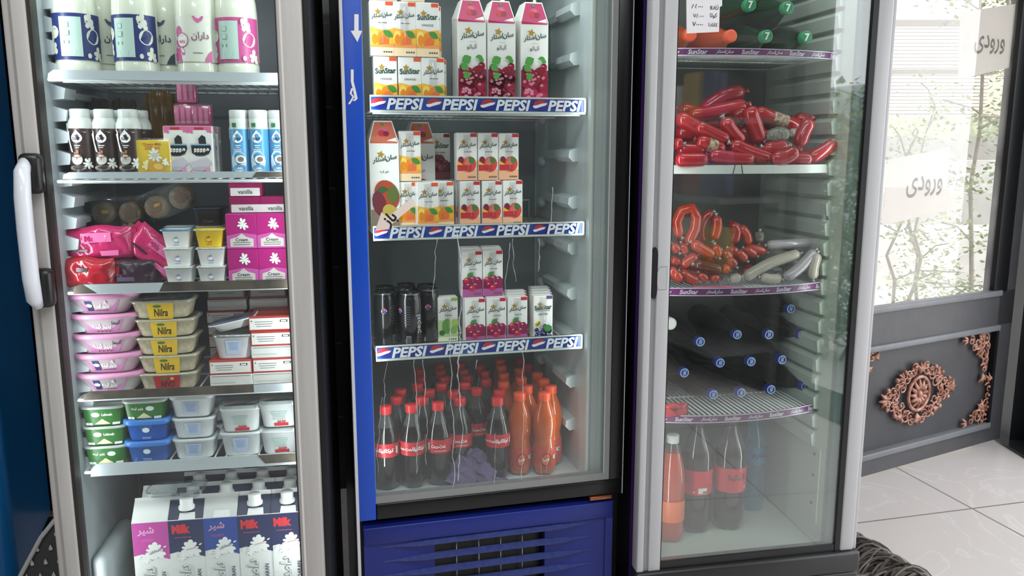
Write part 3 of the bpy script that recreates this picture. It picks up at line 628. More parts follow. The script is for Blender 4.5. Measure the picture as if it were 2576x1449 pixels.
for k in range(4): b.box(e3 - .035, e3 - .015, -.010, -.004, rb - .095 - k * .025, rb - .083 - k * .025, M('#0a0a0a', .5))
b.build('base_panel', T)
b = B(); b.box(e0 + .001, e0 + .003, .045, .058, .1, 2.0, M('#3d1a66', .4)); b.build('purple_stripe', T)
# shelves: the fronts bow towards the glass
RS = []
pur = M('#4a2350', .35, v=.35, vs=6, hex2='#6b2560')
def bow(u): t = (u - (ri0 + ri1) / 2) / (ri1 - ri0) * 2; return .058 + .045 * t * t
for i, (px, yt, yb) in enumerate(((1900, 122, 141), (1900, 415, 437), (1880, 722, 742), (1860, 1041, 1060))):
    zt_ = rh(px, yt, .06)[1]; zb_ = rh(px, yb, .06)[1]; RS.append(zt_ - .006)
    sh = B(); n = 34
    for k in range(n + 1):
        u = ri0 + .01 + (ri1 - ri0 - .02) * k / n; sh.tube([(u, bow(u) + .004, zt_ - .009), (u, .45, zt_ - .009)], .002, steel, 5)
    for dd in (.0, .18, .36): sh.tube([(ri0 + .01 + (ri1 - ri0 - .02) * k / 12, (bow(ri0 + .01 + (ri1 - ri0 - .02) * k / 12) + .004) if dd == 0 else .08 + dd, zt_ - .011) for k in range(13)], .0025, steel, 5)
    if i == 1: sh.tube([(rh(1850, 425, .05)[0], .052, zt_), (rh(1845, 425, .05)[0], .052, zb_), (rh(1842, 425, .05)[0], .06, zb_ - .004)], .0012, INK, 5); sh.tube([(rh(1866, 425, .05)[0], .052, zt_), (rh(1870, 425, .05)[0], .052, zb_)], .0012, INK, 5)
    sh = sh.build('shelf', T); b = B(); n = 24; vs = []
    mt = M('#cfd2cc', .4) if i == 1 else pur
    for k in range(n + 1):
        u = ri0 + .002 + (ri1 - ri0 - .004) * k / n; y = bow(u); vs += [(u, y, zb_), (u, y, zt_), (u, y + .003, zt_), (u, y + .003, zb_)]
    b.add(vs, [q for k in range(n) for q in ((k * 4, k * 4 + 4, k * 4 + 5, k * 4 + 1), (k * 4 + 1, k * 4 + 5, k * 4 + 6, k * 4 + 2), (k * 4 + 3, k * 4 + 7, k * 4 + 4, k * 4), (k * 4 + 2, k * 4 + 6, k * 4 + 7, k * 4 + 3))] + [(0, 1, 2, 3), (n * 4 + 3, n * 4 + 2, n * 4 + 1, n * 4)], mt)
    b.map = lambda x, z, o: (x, bow(x) - o, z); b.k = 0; h = zt_ - zb_
    if i != 1:
        pw2 = M('#c9c2cc', .4); b.rect(ri0 + .002, ri1 - .002, zt_ - h * .1, zt_, pw2, 24); b.k -= 1; b.rect(ri0 + .002, ri1 - .002, zb_, zb_ + h * .1, pw2, 24)
        for k in range(8):
            cx = ri0 + .03 + (ri1 - ri0) * k / 7.6
            if k % 2: b.text('SunStar', cx, (zt_ + zb_) / 2, .045, pw2, .03, shear=.2, hmax=h * .75); 
            else: b.text(SUN, cx, (zt_ + zb_) / 2, .042, pw2, .03, shear=.2, hmax=h * .75)
            b.k = 1
    b.build('price_strip', sh)
# lights inside the coolers: a tube over the goods and unseen fill strips added behind both posts to brighten low shelves
for fr, u0, u1, z0, z, p, q in ((LF, li0, li1, LZ0, 1.90, 1.1, .85), (MF, mi0, mi1, MZ0, 1.92, 1.6, .65), (RF, ri0, ri1, RZ0, 1.93, .9, .6)):
    lamp('cooler_tube_light', fr.w((u0 + u1) / 2, .075, z), (u1 - u0) * .9, .03, p, rot=(R(-8), 0, fr.t), color=(.93, .98, 1))
    for u, s in ((u0 + .006, 1), (u1 - .006, -1)):
        l = lamp('added_strip_fill', fr.w(u, .046, (z0 + z) / 2), .012, z - z0 - .1, q, color=(.93, .98, 1))
        l.data.spread = R(125); dr_ = fr.c * s * .86 + fr.n * .5; l.rotation_euler = (-dr_).to_track_quat('Z', 'Y').to_euler()
# ================================================================ KINDS OF GOODS
KIND = {}
def kind(f): KIND[f.__name__] = f; return f
CW = M('#eceae6', .3); navy = M('#1c2c63', .35); navy2 = M('#2a2f52', .35); dkgreen = M('#274a3c', .4); leafg = M('#3f8a3c', .4); leafy2 = M('#6fae44', .4)
red_ = M('#c22a34', .35); mag = M('#b8246e', .35); mag2 = M('#8e1c4e', .35); org = M('#e88a1c', .35); orgl = M('#f3b53a', .35); yel = M('#f0c832', .3); txt = M('#55585c', .5); gold = M('#c9a23e', .3, m=.4); wht = M('#f2f2f0', .4)
pinkhl = M('#f0a0b4', .3); skin_ = M('#d6563a', .35)
def lines(b, cx, z, w, n, m, h=.0012, gap=.003, seed=0):
    r = random.Random(seed)
    for i in range(n):
        ww = w * r.uniform(.6, 1); b.rect(cx - ww / 2, cx + ww / 2, z - i * gap, z - i * gap + h, m); b.k -= 1
def leaf(b, x, z, l, w, rot, m=None):
    m = m or leafg; P = []
    for t in (0, .25, .5, .75, 1): P.append((t * l, w * sin(pi * t)))
    for t in (.75, .5, .25): P.append((t * l, -w * sin(pi * t)))
    b.poly([(x + p * cos(rot) - q * sin(rot), z + p * sin(rot) + q * cos(rot)) for p, q in P], m)
def cherries(b, x0, x1, z0, z1, n, r, seed, dark, light, hl):
    rn = random.Random(seed); cols = [dark, light]
    for i in range(n):
        x = rn.uniform(x0 + r, x1 - r); z = z0 + r + (z1 - z0 - 2 * r) * (1 - i / n) if n > 1 else z0
        rr = r * (1 + .25 * (i / n)); x = min(max(x, x0 + rr), x1 - rr); b.ell(x, z, rr, rr, cols[i % 2], n=10); b.ell(x - rr * .3, z + rr * .35, rr * .42, rr * .3, hl, n=6)
        if b.k > 34: b.k -= 2
FL = {'orange': (org, M('#e0572c', .35)), 'peach': (M('#d8483c', .35), M('#c03038', .35)), 'cherry': (mag2, M('#c3243c', .35)), 'apple': (leafy2, M('#8fb85a', .35)), 'grape': (M('#30346a', .35), M('#5c4a80', .35)), 'redgrape': (M('#5e1f38', .35), M('#8a2740', .35))}
def juice(fl, per=True, straw=True, w=.0515, h=.116, d=.036):
    def f():
        T = thing('juice_carton'); b = B(); x = w / 2
        b.box(-x, x, 0, d, 0, h, CW, .0012, 1); b.prism([(-x + .002, h), (x - .002, h), (x - .002, h + .0012), (-x + .002, h + .0012)], d * .4, d * .6, CW)
        c, tab = FL[fl]; b.front(0)
        b.rect(x - .017, x - .001, h - .0095, h - .001, tab)
        b.star(-x * .32, h * .80, .008, gold)
        if fl == 'redgrape': pass
        lz = h * .735
        if per: b.text(SUN, 0, lz, w * .86, dkgreen, .03, shear=.2, rot=.14)
        else: b.text('SunStar', 0, lz, w * .88, dkgreen, .03, shear=.0, rot=.05, sz=1.1)
        if per: lines(b, .002, h * .6, w * .4, 1, txt)
        else: b.text({'orange': 'ORANGE', 'grape': 'GRAPES', 'redgrape': 'RED GRAPE'}.get(fl, 'NECTAR'), 0, h * .585, w * .5, txt, .01)
        if fl == 'orange':
            b.rect(-x + .0005, x - .0005, .018, h * .40, orgl); b.poly([(-x + .0005, h * .4), (x - .0005, h * .4), (x - .0005, h * .5), (0, h * .47), (-x + .0005, h * .52)], orgl)
            b.ell(-x * .62, h * .33, x * .36, h * .14, M('#f7d468', .35)); b.ell(-x * .62, h * .30, x * .25, h * .1, org)
            b.ell(x * .05, h * .30, x * .5, h * .155, org, n=16); b.ell(x * .12, h * .26, x * .38, h * .10, M('#e8713a', .35), n=12)
            leaf(b, x * .1, h * .46, x * .95, .007, -.55); b.rect(-x + .0005, x - .0005, .0006, .018, M('#f3d9b0', .35)); b.poly([(-x + .0005, .018), (x - .0005, .018), (x - .0005, .026), (-x + .0005, .021)], M('#ef9a58', .35))
        elif fl == 'peach':
            b.rect(-x + .0005, x - .0005, .0006, .026, M('#efb48c', .35)); b.ell(-x * .6, h * .42, x * .3, h * .09, M('#7a2438', .35)); b.poly([(-x + .0005, h * .28), (-x * .1, h * .2), (-x * .1, h * .3), (-x + .0005, h * .42)], M('#f0b63c', .35))
            b.ell(x * .22, h * .34, x * .66, h * .17, c, n=16, rot=-.2); b.ell(x * .0, h * .33, x * .3, h * .15, M('#e0705c', .35), rot=-.1); leaf(b, x * .25, h * .5, x * .75, .008, -1.1, M('#3c7a3a', .4)); b.rect(-x + .0005, x * .4, .024, .038, tab)
        elif fl in ('cherry', 'redgrape'):
            b.rect(-x + .0005, x - .0005, .0006, .022, M('#b45a9a', .35) if fl == 'cherry' else M('#7a3040', .35)); b.rect(-x + .0005, x - .0005, .020, h * .38, mag2 if fl == 'cherry' else M('#4a1a2a', .35)); leaf(b, -x * .5, h * .40, x * .9, .008, .8)
            if fl == 'cherry':
                for (q, z, r) in ((-.55, .37, .3), (.0, .40, .34), (.55, .37, .32), (-.4, .26, .36), (.35, .26, .38), (-.05, .2, .3)): b.ell(x * q, h * z, x * r, x * r * .95, c if r > .31 else tab); b.ell(x * (q - .08), h * z + x * .1, x * .12, x * .07, pinkhl, n=6)
            else: cherries(b, -x + .001, x - .001, .02, h * .55, 14, x * .26, 3, c, tab, M('#a85a6a', .3))
        elif fl == 'apple':
            b.rect(-x + .0005, x - .0005, .0006, h * .5, M('#b9cf9a', .35)); b.ell(-x * .1, h * .36, x * .5, h * .17, M('#5e9e3c', .35), n=14); b.ell(x * .6, h * .34, x * .36, h * .16, M('#86b858', .35)); b.poly([(x * .1, h * .5), (x * .98, h * .52), (x * .98, h * .4), (x * .1, h * .3)], M('#a8c86a', .35)); b.ell(-x * .6, h * .22, x * .28, x * .28, M('#2c6a34', .35)); b.rect(-x + .0005, x - .0005, .0006, .015, M('#dfe8c8', .35))
        elif fl == 'grape':
            b.text('RED & WHITE', 0, h * .66, w * .7, txt, .01)
            cherries(b, -x + .001, x - .001, .001, h * .36, 22, x * .2, 5, M('#23264e', .3), M('#39407a', .3), M('#8a90c0', .3)); cherries(b, -x + .001, -x * .3, h * .32, h * .45, 4, x * .17, 6, M('#c8c84a', .3), M('#a8b83a', .3), yel); leaf(b, x * .2, h * .2, x * .8, .011, 1.1)
        for i in range(4):
            if fl != 'grape': b.ell(x * (.15 + .2 * i), .0085, .0022, .0022, txt, n=6)
            b.k -= 1
        b.build('carton_body', T)
        if straw:
            b = B(); b.tube([(-.001, -.0035, h - .012), (.0005, -.0045, h * .5), (.002, -.0035, .028)], .0026, WRAP, 6); b.ell if 0 else None
            b.box(-.009, .009, -.0016, -.0010, .02, h - .004, WRAP); b.build('straw', T)
        return T
    return f
for fl in FL:
    KIND[fl] = juice(fl); KIND[fl + '_en'] = juice(fl, False, False)
KIND['grape'] = juice('grape', False, True)
def litre(fl):
    def f():
        T = thing('large_juice_carton'); w, h, d = .0685, .256, .070; x = w / 2; zb = .210; b = B(); tx = .021
        V = [(-x, 0, 0), (x, 0, 0), (x, d, 0), (-x, d, 0), (-x, 0, zb), (x, 0, zb), (x, d, zb + .01), (-x, d, zb + .01), (-tx, .010, h), (tx, .010, h), (tx, d - .01, h), (-tx, d - .01, h)]
        b.add(V, [(3, 2, 1, 0), (0, 1, 5, 4), (1, 2, 6, 5), (2, 3, 7, 6), (3, 0, 4, 7), (4, 5, 9, 8), (5, 6, 10, 9), (6, 7, 11, 10), (7, 4, 8, 11), (8, 9, 10, 11)], CW)
        top = M('#b8285e', .3) if fl == 'cherry' else M('#c9664c', .3)
        sl = .010 / (h - zb); b.map = lambda X, z, o: (X, (max(0, z - zb) * sl) - o, z); b.k = 0
        def xw(z): return x + (tx - x) * max(0, (z - zb) / (h - zb)) - .0025
        zz = [zb - .006, zb, zb + .02, h - .003]; b.poly([(-xw(z), z) for z in zz] + [(xw(z), z) for z in zz[::-1]], top)
        b.star(0, zb + .022, .013, M('#cf5f86', .3), 12, .5); 
        b.ell(-.004, zb + .017, .0085, .0075, red_); b.ell(.006, zb + .016, .007, .0065, M('#8e1430', .3)); leaf(b, .002, zb + .034, .010, .003, 2.4)
        if fl == 'cherry':
            b.star(-.008, .184, .010, gold, rot=.2); b.text(SUN, .001, .174, .056, dkgreen, .03, shear=.2, rot=.16)
            b.rect(-.006, .010, .1595, .160, txt); b.text(fa('آلبالو'), .0, .148, .024, txt, .01)
            b.rect(-x + .0008, x - .0008, .0008, .098, M('#8a2a48', .3))
            cherries(b, -x + .0008, x - .0008, .048, .114, 26, .0085, 2, M('#7a1428', .3), M('#9c1c38', .3), M('#cf8496', .3))
            cherries(b, -x + .0008, x - .0008, .016, .060, 10, .0115, 4, M('#b81c4c', .3), M('#c22a58', .3), M('#e090a8', .3))
            b.rect(-x + .0008, x - .0008, .0008, .010, M('#b04a7c', .3)); b.k = 36
            for (p, q, l, ww, ro) in ((-.026, .112, .026, .011, .5), (-.03, .106, .022, .009, -.4), (.006, .124, .018, .005, .1), (.014, .122, .015, .006, -.5), (-.022, .076, .020, .008, .7)): leaf(b, p, q, l, ww, ro, M('#4e9a44', .35))
        else:
            b.star(-.008, .178, .010, gold, rot=.2); b.text(SUN, .001, .168, .056, dkgreen, .03, shear=.2, rot=.16); b.text(fa('هلو انبه'), 0, .138, .022, txt, .01)
            b.rect(-x + .0008, x - .0008, .0008, .05, M('#8c7a68', .35)); b.ell(.004, .084, .028, .036, M('#a8442c', .35), n=18, rot=.4); b.ell(-.014, .064, .016, .03, M('#6e2430', .35), rot=.2); b.ell(.012, .04, .018, .024, M('#b8a44a', .35), rot=.5); b.ell(.018, .085, .013, .02, M('#55682e', .35)); leaf(b, -.02, .095, .028, .008, .1, M('#2f5a2c', .4))
        b.build('carton_body', T)
        return T
    return f
KIND['litre_cherry'] = litre('cherry'); KIND['litre_peach'] = litre('peach')
def rprof(*a): return list(a)
def bottle(name, prof, body, cap, capc, label=None, lab=None, wob=None, neck=None, seg=20, levelz=None):
    """prof (r,z)...; cap (r,z0,z1); label (z0,z1,mat), lab(b,R) prints"""
    def f():
        T = thing(name); b = B()
        pr = [(r, z, (neck if (neck and z >= levelz) else body)) for r, z in prof]
        b.lathe(pr, body, seg, wob=wob); b.build('bottle_body', T)
        b = B(); r, z0, z1 = cap; b.lathe([(r * .98, z0), (r, z0 + .001), (r, z1 - .0015), (r * .93, z1), (0, z1)], capc, 18, wob=lambda a, z: 1 + .02 * cos(18 * a)); b.build('cap', T)
        if label:
            z0, z1, m = label[:3]; b = B()
            def Rf(z):
                for (ra, za), (rb_, zb_) in zip(prof, prof[1:]):
                    if za <= z <= zb_ and zb_ > za: return ra + (rb_ - ra) * (z - za) / (zb_ - za)
                return prof[0][0]
            n = 5; b.lathe([(Rf(z0 + (z1 - z0) * i / n) + .0006, z0 + (z1 - z0) * i / n) for i in range(n + 1)], m, 28)
            b.cyl(lambda z: Rf(z) + .0006)
            if lab: lab(b)
            b.build('label', T)
        return T
    return f
# cola 0.5 l
cola = M('#150a07', .08, coat=.6); colb = M('#1a0d09', .1, coat=.5); labred = M('#c3202c', .35); capred = M('#d3262c', .35)
def petal(a, z): return 1 + (.06 * cos(5 * a) if z < .03 else 0)
cprof = [(0, .004), (.020, 0), (.027, .006), (.0305, .02), (.031, .045), (.0295, .075), (.0305, .088), (.031, .125), (.0285, .140), (.022, .162), (.0145, .182), (.0125, .196), (.0125, .204)]
kk = fa('کوکاکولا')
def colalab(t, rot=0):
    def g(b):
        if t == 'fa': b.text(kk, .004, .106, .038, wht, .04, shear=.1, hmax=.018); b.rect(.030, .036, .097, .116, wht, 2); b.text('Coca-Cola', -.036, .106, .04, wht, .02, shear=.25)
        else: b.text('Coca-Cola', 0, .107, .038, wht, .02, shear=.25, sz=1.3); b.rect(-.030, -.024, .097, .116, wht, 2); b.rect(-.01, .02, .095, .0962, wht, 3)
    return g
for t in ('fa', 'en'): KIND['cola_' + t] = bottle('cola_bottle', cprof, cola, (.0150, .194, .214), capred, (.089, .124, labred), colalab(t), petal, NECK, levelz=.158)
orange_l = M('#cc5a0e', .12, coat=.4, tr=.2); caporg = M('#f0542a', .35); oprof = [(0, .004), (.020, 0), (.028, .006), (.030, .02), (.0305, .05), (.0295, .075), (.027, .092), (.0275, .10), (.0305, .112), (.0315, .135), (.0295, .155), (.024, .172), (.0165, .190), (.0135, .20), (.0135, .208)]
def orlab(b):
    b.ell(-.004, .045, .013, .018, M('#7a2a1c', .35), rot=-.3, n=16); b.ell(-.004, .045, .010, .015, M('#e8702a', .35), rot=-.3, n=16); b.text(fa('فانتا'), -.004, .045, .016, wht, .04, rot=.2); b.rect(.016, .030, .045, .055, M('#d8d8d0', .4), 3); b.k += 1; b.rect(.023, .029, .047, .053, M('#3a4a34', .4), 2)
KIND['orange_soda'] = bottle('orange_soda_bottle', oprof, orange_l, (.0155, .198, .218), caporg, (.022, .074, M('#c4402c', .3)), orlab, petal, None)
# big bottles
bprof = [(0, .006), (.030, 0), (.041, .008), (.044, .03), (.045, .08), (.0435, .105), (.044, .115), (.0445, .185), (.043, .200), (.044, .215), (.040, .235), (.030, .262), (.019, .285), (.0140, .300), (.0135, .316)]
def biglab(t):
    def g(b):
        if t: b.text(kk, .006, .158, .052, M('#3a1010', .4), .02, shear=-.1, sz=1.3); lines(b, .01, .132, .03, 1, M('#6a1a20', .4)); b.rect(.032, .035, .125, .135, wht)
        else: b.rect(-.012, .014, .120, .136, M('#dcd8d0', .4), 3); b.rect(.001, .013, .1215, .127, M('#3e7a3a', .4), 2); b.ell(-.024, .124, .003, .003, M('#f0a0a0', .4), n=8); b.text(kk, -.05, .158, .05, M('#a02030', .4), .02)
    return g
labr2 = M('#c8202e', .35)
KIND['big_cola'] = bottle('large_cola_bottle', bprof, cola, (.0155, .302, .325), M('#1b0f0e', .4), (.115, .185, labr2), biglab(0), petal, NECK, 28, levelz=.235)
KIND['big_cola_script'] = bottle('large_cola_bottle', bprof, cola, (.0155, .302, .325), M('#1b0f0e', .4), (.115, .185, labr2), biglab(1), petal, NECK, 28, levelz=.235)
KIND['big_orange'] = bottle('large_orange_drink_bottle', [(0, .004), (.028, 0), (.036, .008), (.037, .03), (.037, .13), (.0365, .17), (.032, .21), (.022, .25), (.0145, .275), (.0135, .29)], M('#cc5236', .15, tr=.3, coat=.5), (.0165, .276, .298), M('#d6d6d2', .4), (.06, .118, M('#e8703a', .35)), lambda b: lines(b, 0, .10, .03, 4, M('#f0a878', .4)), petal, CLEAR, 24, levelz=.215)
KIND['water'] = bottle('water_bottle', [(0, .004), (.030, 0), (.036, .008), (.0365, .06), (.035, .07), (.0365, .08), (.0365, .20), (.035, .21), (.030, .235), (.018, .265), (.0135, .28), (.0135, .295)], WATER, (.0155, .282, .30), M('#4a7f98', .4), (.145, .198, M('#2a6488', .4)), lambda b: b.text('AJAN', 0, .172, .045, M('#12304e', .4), .03), None, None, 24)
KIND['green_bottle'] = bottle('green_bottle', bprof, M('#123a24', .1, coat=.5), (.0155, .302, .325), M('#1c6a48', .35), None, None, petal, None, 24)
# lying bottles: cap faces the viewer (-y), body runs back
def lying(name, capm, print_, bodym, labm, rb=.036, L=.27, cr=.0135):
    def f():
        T = thing(name); b = B()
        b.lathe([(0, L), (rb * .8, L), (rb, L - .01), (rb, .115), (rb * .92, .095), (rb * .62, .06), (cr * .95, .028), (cr * .85, .02), (cr * .85, .012)][::-1], bodym, 24, (0, 0, rb), axis='y'); b.build('bottle_body', T)
        b = B(); b.lathe([(cr, .018), (cr, .0015), (cr * .92, 0), (0, 0)][::-1], capm, 20, (0, 0, rb), axis='y', wob=lambda a, z: 1 + .02 * cos(20 * a)); b.front(0); print_(b, rb, cr); b.build('cap', T)
        if labm: b = B(); b.lathe([(rb + .0006, .13), (rb + .0006, .21)], labm, 24, (0, 0, rb), axis='y'); b.build('label', T)
        return T
    return f
bluew = M('#a9c6ea', .35); bcap = M('#16277c', .35)
def pcap(b, z, cr):
    n = 20; o = b.off(); vs = [b.map(q * cr * cos(2 * pi * i / n), z + q * cr * sin(2 * pi * i / n), o) for i in range(n) for q in (.74, .90)]
    b.add(vs, [(2 * i, 2 * i + 1, (2 * i + 3) % (2 * n), (2 * i + 2) % (2 * n)) for i in range(n)], bluew)
    for s in (-.2, .2): b.poly([(s * cr - cr * .06 - cr * .1, z - cr * .62), (s * cr + cr * .06 - cr * .1, z - cr * .62), (s * cr + cr * .06 + cr * .1, z + cr * .62), (s * cr - cr * .06 + cr * .1, z + cr * .62)], bluew); b.k -= 1
    b.k += 1; b.rect(-cr * .1, cr * .1, z - cr * .3, z + cr * .3, M('#7f9cd0', .35))
colad = M('#0c0908', .22)
KIND['blue_cap_lying'] = lying('lying_cola_bottle', bcap, pcap, colad, None)
gcap = M('#2c8a5a', .35)
def scap(b, z, cr):
    b.ell(0, z, cr * .85, cr * .85, M('#1f7048', .35), n=18); b.text('7', 0, z, cr * .95, M('#cfe0d0', .4), .03, hmax=cr * 1.2)
KIND['green_cap_lying'] = lying('lying_green_bottle', gcap, scap, M('#12331f', .1, coat=.5), None, rb=.042, cr=.0155)
KIND['orange_lying'] = lying('lying_orange_bottle', caporg, lambda b, z, cr: b.ell(0, z, cr * .8, cr * .8, M('#f4603a', .35), n=18), M('#b8461c', .12, coat=.5), M('#b83a2a', .35), rb=.040, cr=.0155)
KIND['white_cap_lying'] = lying('lying_orange_bottle', M('#cfd0c8', .4), lambda b, z, cr: b.ell(0, z, cr * .8, cr * .8, M('#dcdcd4', .35), n=18), M('#7c2a1c', .15, coat=.5), None, rb=.036, cr=.016)
# black can
@kind
def can():
    T = thing('cola_can'); b = B(); r = .0275; al = M('#8f9498', .25, m=.9); bk = M('#101114', .25, coat=.5)
    b.lathe([(0, .002), (.019, 0), (.021, 0), (r, .008, bk), (r, .122), (r * .97, .126), (.0235, .134, al), (.0245, .1365), (.0245, .138), (.0225, .138), (.0215, .133), (0, .133)], bk, 24)
    b.cyl(r); b.text('pepsi', .021, .062, .046, M('#a9acb4', .4), .02, rot=pi / 2); b.ell(-.034, .095, .007, .007, wht, n=14); b.ell(-.034, .0975, .006, .0042, red_); b.ell(-.034, .0925, .006, .004, M('#2c3c8a', .4)); b.rect(-.014, -.002, .012, .034, M('#777b80', .5), 2); 
    for i in range(5): b.rect(-.0125 + i * .002, -.0115 + i * .002, .014, .032, INK); b.k -= 1
    lines(b, -.012, .105, .02, 8, M('#4a4c52', .5), gap=.006)
    b.build('can_body', T); b = B(); b.lathe([(.0055, .1335), (.0062, .1348), (.0055, .136), (.0035, .136), (.003, .1348)], al, 12, (0, -.004, 0)); b.build('pull_tab', T); return T
@kind
def can_logo():
    T = KIND['can'](); c = [o for o in T.children if o.name.startswith('can_body')][0]; c.rotation_euler = (0, 0, R(60)); return T
# large milk bottle
def milkb(lc, panel):
    def f():
        T = thing('milk_bottle'); pr = [(0, .003), (.036, 0), (.0405, .006), (.041, .03), (.0395, .034), (.041, .038), (.041, .128), (.0395, .150), (.034, .185), (.026, .215), (.019, .235), (.017, .25)]
        mk = M('#dfe2d2', .12, coat=.5); b = B(); b.lathe(pr, mk, 32); b.build('bottle_body', T)
        b = B(); b.lathe([(.019, .24), (.02, .242), (.02, .262), (.018, .264), (0, .264)], M(lc, .35), 20); b.build('cap', T)
        m = M(lc, .4); wl = M('#d8dbce', .4); Rr = .0416; b = B()
        b.cyl(Rr - .0003)
        if panel:
            b.rect(-.062, .062, .034, .120, m, 20); b.splat(.030, .105, .018, wl, 5, .3, .8); b.ell(.0365, .078, .0145, .0145, wl, n=16); b.splat(.046, .045, .016, wl, 5, .4); b.splat(-.048, .06, .02, wl, 5, .4); b.ell(-.04, .085, .012, .012, wl)
            b.rect(-.026, .014, .040, .113, M('#b9d2c8', .4), 8); lines(b, -.006, .050, .02, 3, M('#7f9fc0', .5), gap=.004); b.rect(-.019, -.008, .063, .069, M('#4f8f70', .5))
            for q in (.098, .083): b.rect(-.018, -.008, q - .005, q + .005, M('#8fb0a4', .5)); b.k += 1; b.rect(-.0172, -.0088, q - .0042, q + .0042, M('#b9d2c8', .4))
            b.text(fa('شیر'), .037, .078, .014, M(lc, .4), .01); b.ell(.024, .112, .004, .006, wl, n=8); b.ell(.026, .042, .004, .005, wl, n=8)
        else:
            b.rect(-.062, .062, .034, .120, wl, 20); b.splat(-.030, .062, .022, m, 6, .35, .8); b.splat(-.036, .045, .016, m, 5, .3); b.ell(-.03, .09, .008, .012, m); b.poly([(.0, .12), (.022, .12), (.018, .112), (.010, .107), (.004, .112)], m); b.poly([(.020, .034), (.036, .034), (.036, .056), (.028, .050), (.022, .040)], m)
            b.ell(-.022, .075, .013, .014, M(lc, .4, v=.1)); b.ell(-.022, .075, .0115, .0125, wl)
            b.text(fa('داران'), .014, .082, .034, M('#3a3a48', .4) if lc != '#c2518e' else M('#8a5a70', .4), .02); lines(b, .008, .05, .02, 1, txt); b.text('Milk', -.022, .072, .014, M(lc, .4), .01)
        b.build('label', T)
        b = B(); b.cyl(.0350); b.map = lambda x, z, o: ((.0405 - (z - .128) * .14 + o) * sin(x / .036), -(.0405 - (z - .128) * .14 + o) * cos(x / .036), z)
        b.text('01/23', .004, .166, .018, txt, 0); lines(b, .006, .158, .02, 1, txt, h=.0015); b.build('date_stamp', T)
        return T
    return f
KIND['milk_navy'] = milkb('#1f2f6e', 1); KIND['milk_grey'] = milkb('#44475c', 0); KIND['milk_pink'] = milkb('#c2518e', 1); KIND['milk_pink2'] = milkb('#c2518e', 0)
# small flavoured-milk bottle
def dayb(body, dark, r=.025):
    def f():
        T = thing('small_milk_bottle'); b = B(); wc = M('#d5d9d6', .3)
        b.lathe([(0, .002), (r - .003, 0), (r, .004), (r, .010, body), (r, .096), (r * .97, .106, wc), (.019, .116), (.0165, .120), (.0165, .124)], wc, 24); b.build('bottle_body', T)
        b = B(); b.lathe([(.0175, .116), (.0185, .117), (.0185, .132), (.017, .134), (0, .134)], wc, 22, wob=lambda a, z: 1 + .015 * cos(22 * a)); b.build('cap', T)
        b = B(); b.cyl(r + .0002); b.poly([(-.032, .092), (-.02, .088), (0, .095), (.014, .088), (.032, .096), (.032, .106), (-.032, .106)], wc) if dark else b.poly([(-.03, .1), (.0, .096), (.008, .070), (-.03, .076)], wc)
        b.poly([(-.002, .094)] + [(-.002 + .0105 * cos(t), .078 + .0095 * sin(t)) for t in [R(a) for a in range(40, -221, -26)]], wht)
        b.text('DAY', -.002, .0765, .015, navy, .03); b.rect(-.007, .004, .0625, .064, wht); lines(b, -.002, .059, .008, 1, wht)
        if dark:
            b.splat(-.003, .044, .011, M('#b06a44', .4), 6, .6); b.splat(.016, .028, .013, wht, 7, .55); b.ell(-.004, .036, .011, .010, M('#b9b6b2', .35)); b.ell(-.004, .044, .010, .004, M('#4a2a20', .4)); b.ell(-.004, .020, .017, .005, M('#8c8580', .35)); b.ell(-.003, .021, .011, .003, M('#3a2a26', .4)); b.poly([(-.022, .085), (-.016, .09), (-.015, .07), (-.010, .05), (-.014, .052), (-.018, .07)], wht)
        else:
            b.ell(-.002, .032, .016, .022, M('#c9d8e4', .4)); b.ell(.002, .036, .010, .008, wht); b.ell(.003, .036, .006, .005, M('#7a6f62', .4)); b.ell(0, .020, .013, .005, M('#6f9cc4', .4)); b.rect(-.012, -.003, .100, .108, M('#2c7a4a', .4)); lines(b, -.002, .055, .016, 2, wht)
        b.build('label', T); return T
    return f
KIND['day_brown'] = dayb(M('#3a2a27', .35), True, .0242); KIND['day_blue'] = dayb(M('#4f9dcc', .35, v=.1), False, .0192)
# small square packs
@kind
def cheese_milk_box():
    T = thing('yellow_milk_box'); b = B(); y = M('#eac92a', .3); b.box(-.034, .034, 0, .034, 0, .074, y, .002, 1); b.front(0)
    rd = M('#c0442c', .4); b.text('Cheese Milk', 0, .066, .036, rd, .01); b.text('200 ml', 0, .059, .028, rd, .0); b.splat(.004, .044, .016, wht, 9, .45, 1.1); b.ell(.004, .044, .006, .005, M('#d8d2b8', .4)); b.splat(-.012, .024, .012, M('#efe6b0', .4), 6, .4); b.splat(.024, .030, .009, wht, 6, .4); b.ell(.006, .020, .017, .012, M('#c99a3c', .4), rot=-.2); b.ell(.010, .022, .009, .006, M('#e4bc62', .4), rot=-.2); b.poly([(-.033, .001), (.033, .001), (.033, .013), (.01, .010), (-.012, .015), (-.033, .008)], M('#c9953c', .35)); b.rect(.014, .030, .006, .010, INK)
    b.build('carton_body', T); b = B(); b.box(-.0355, .0355, -.0015, .0355, 0, .078, WRAP, .004); b.build('shrink_wrap', T); return T
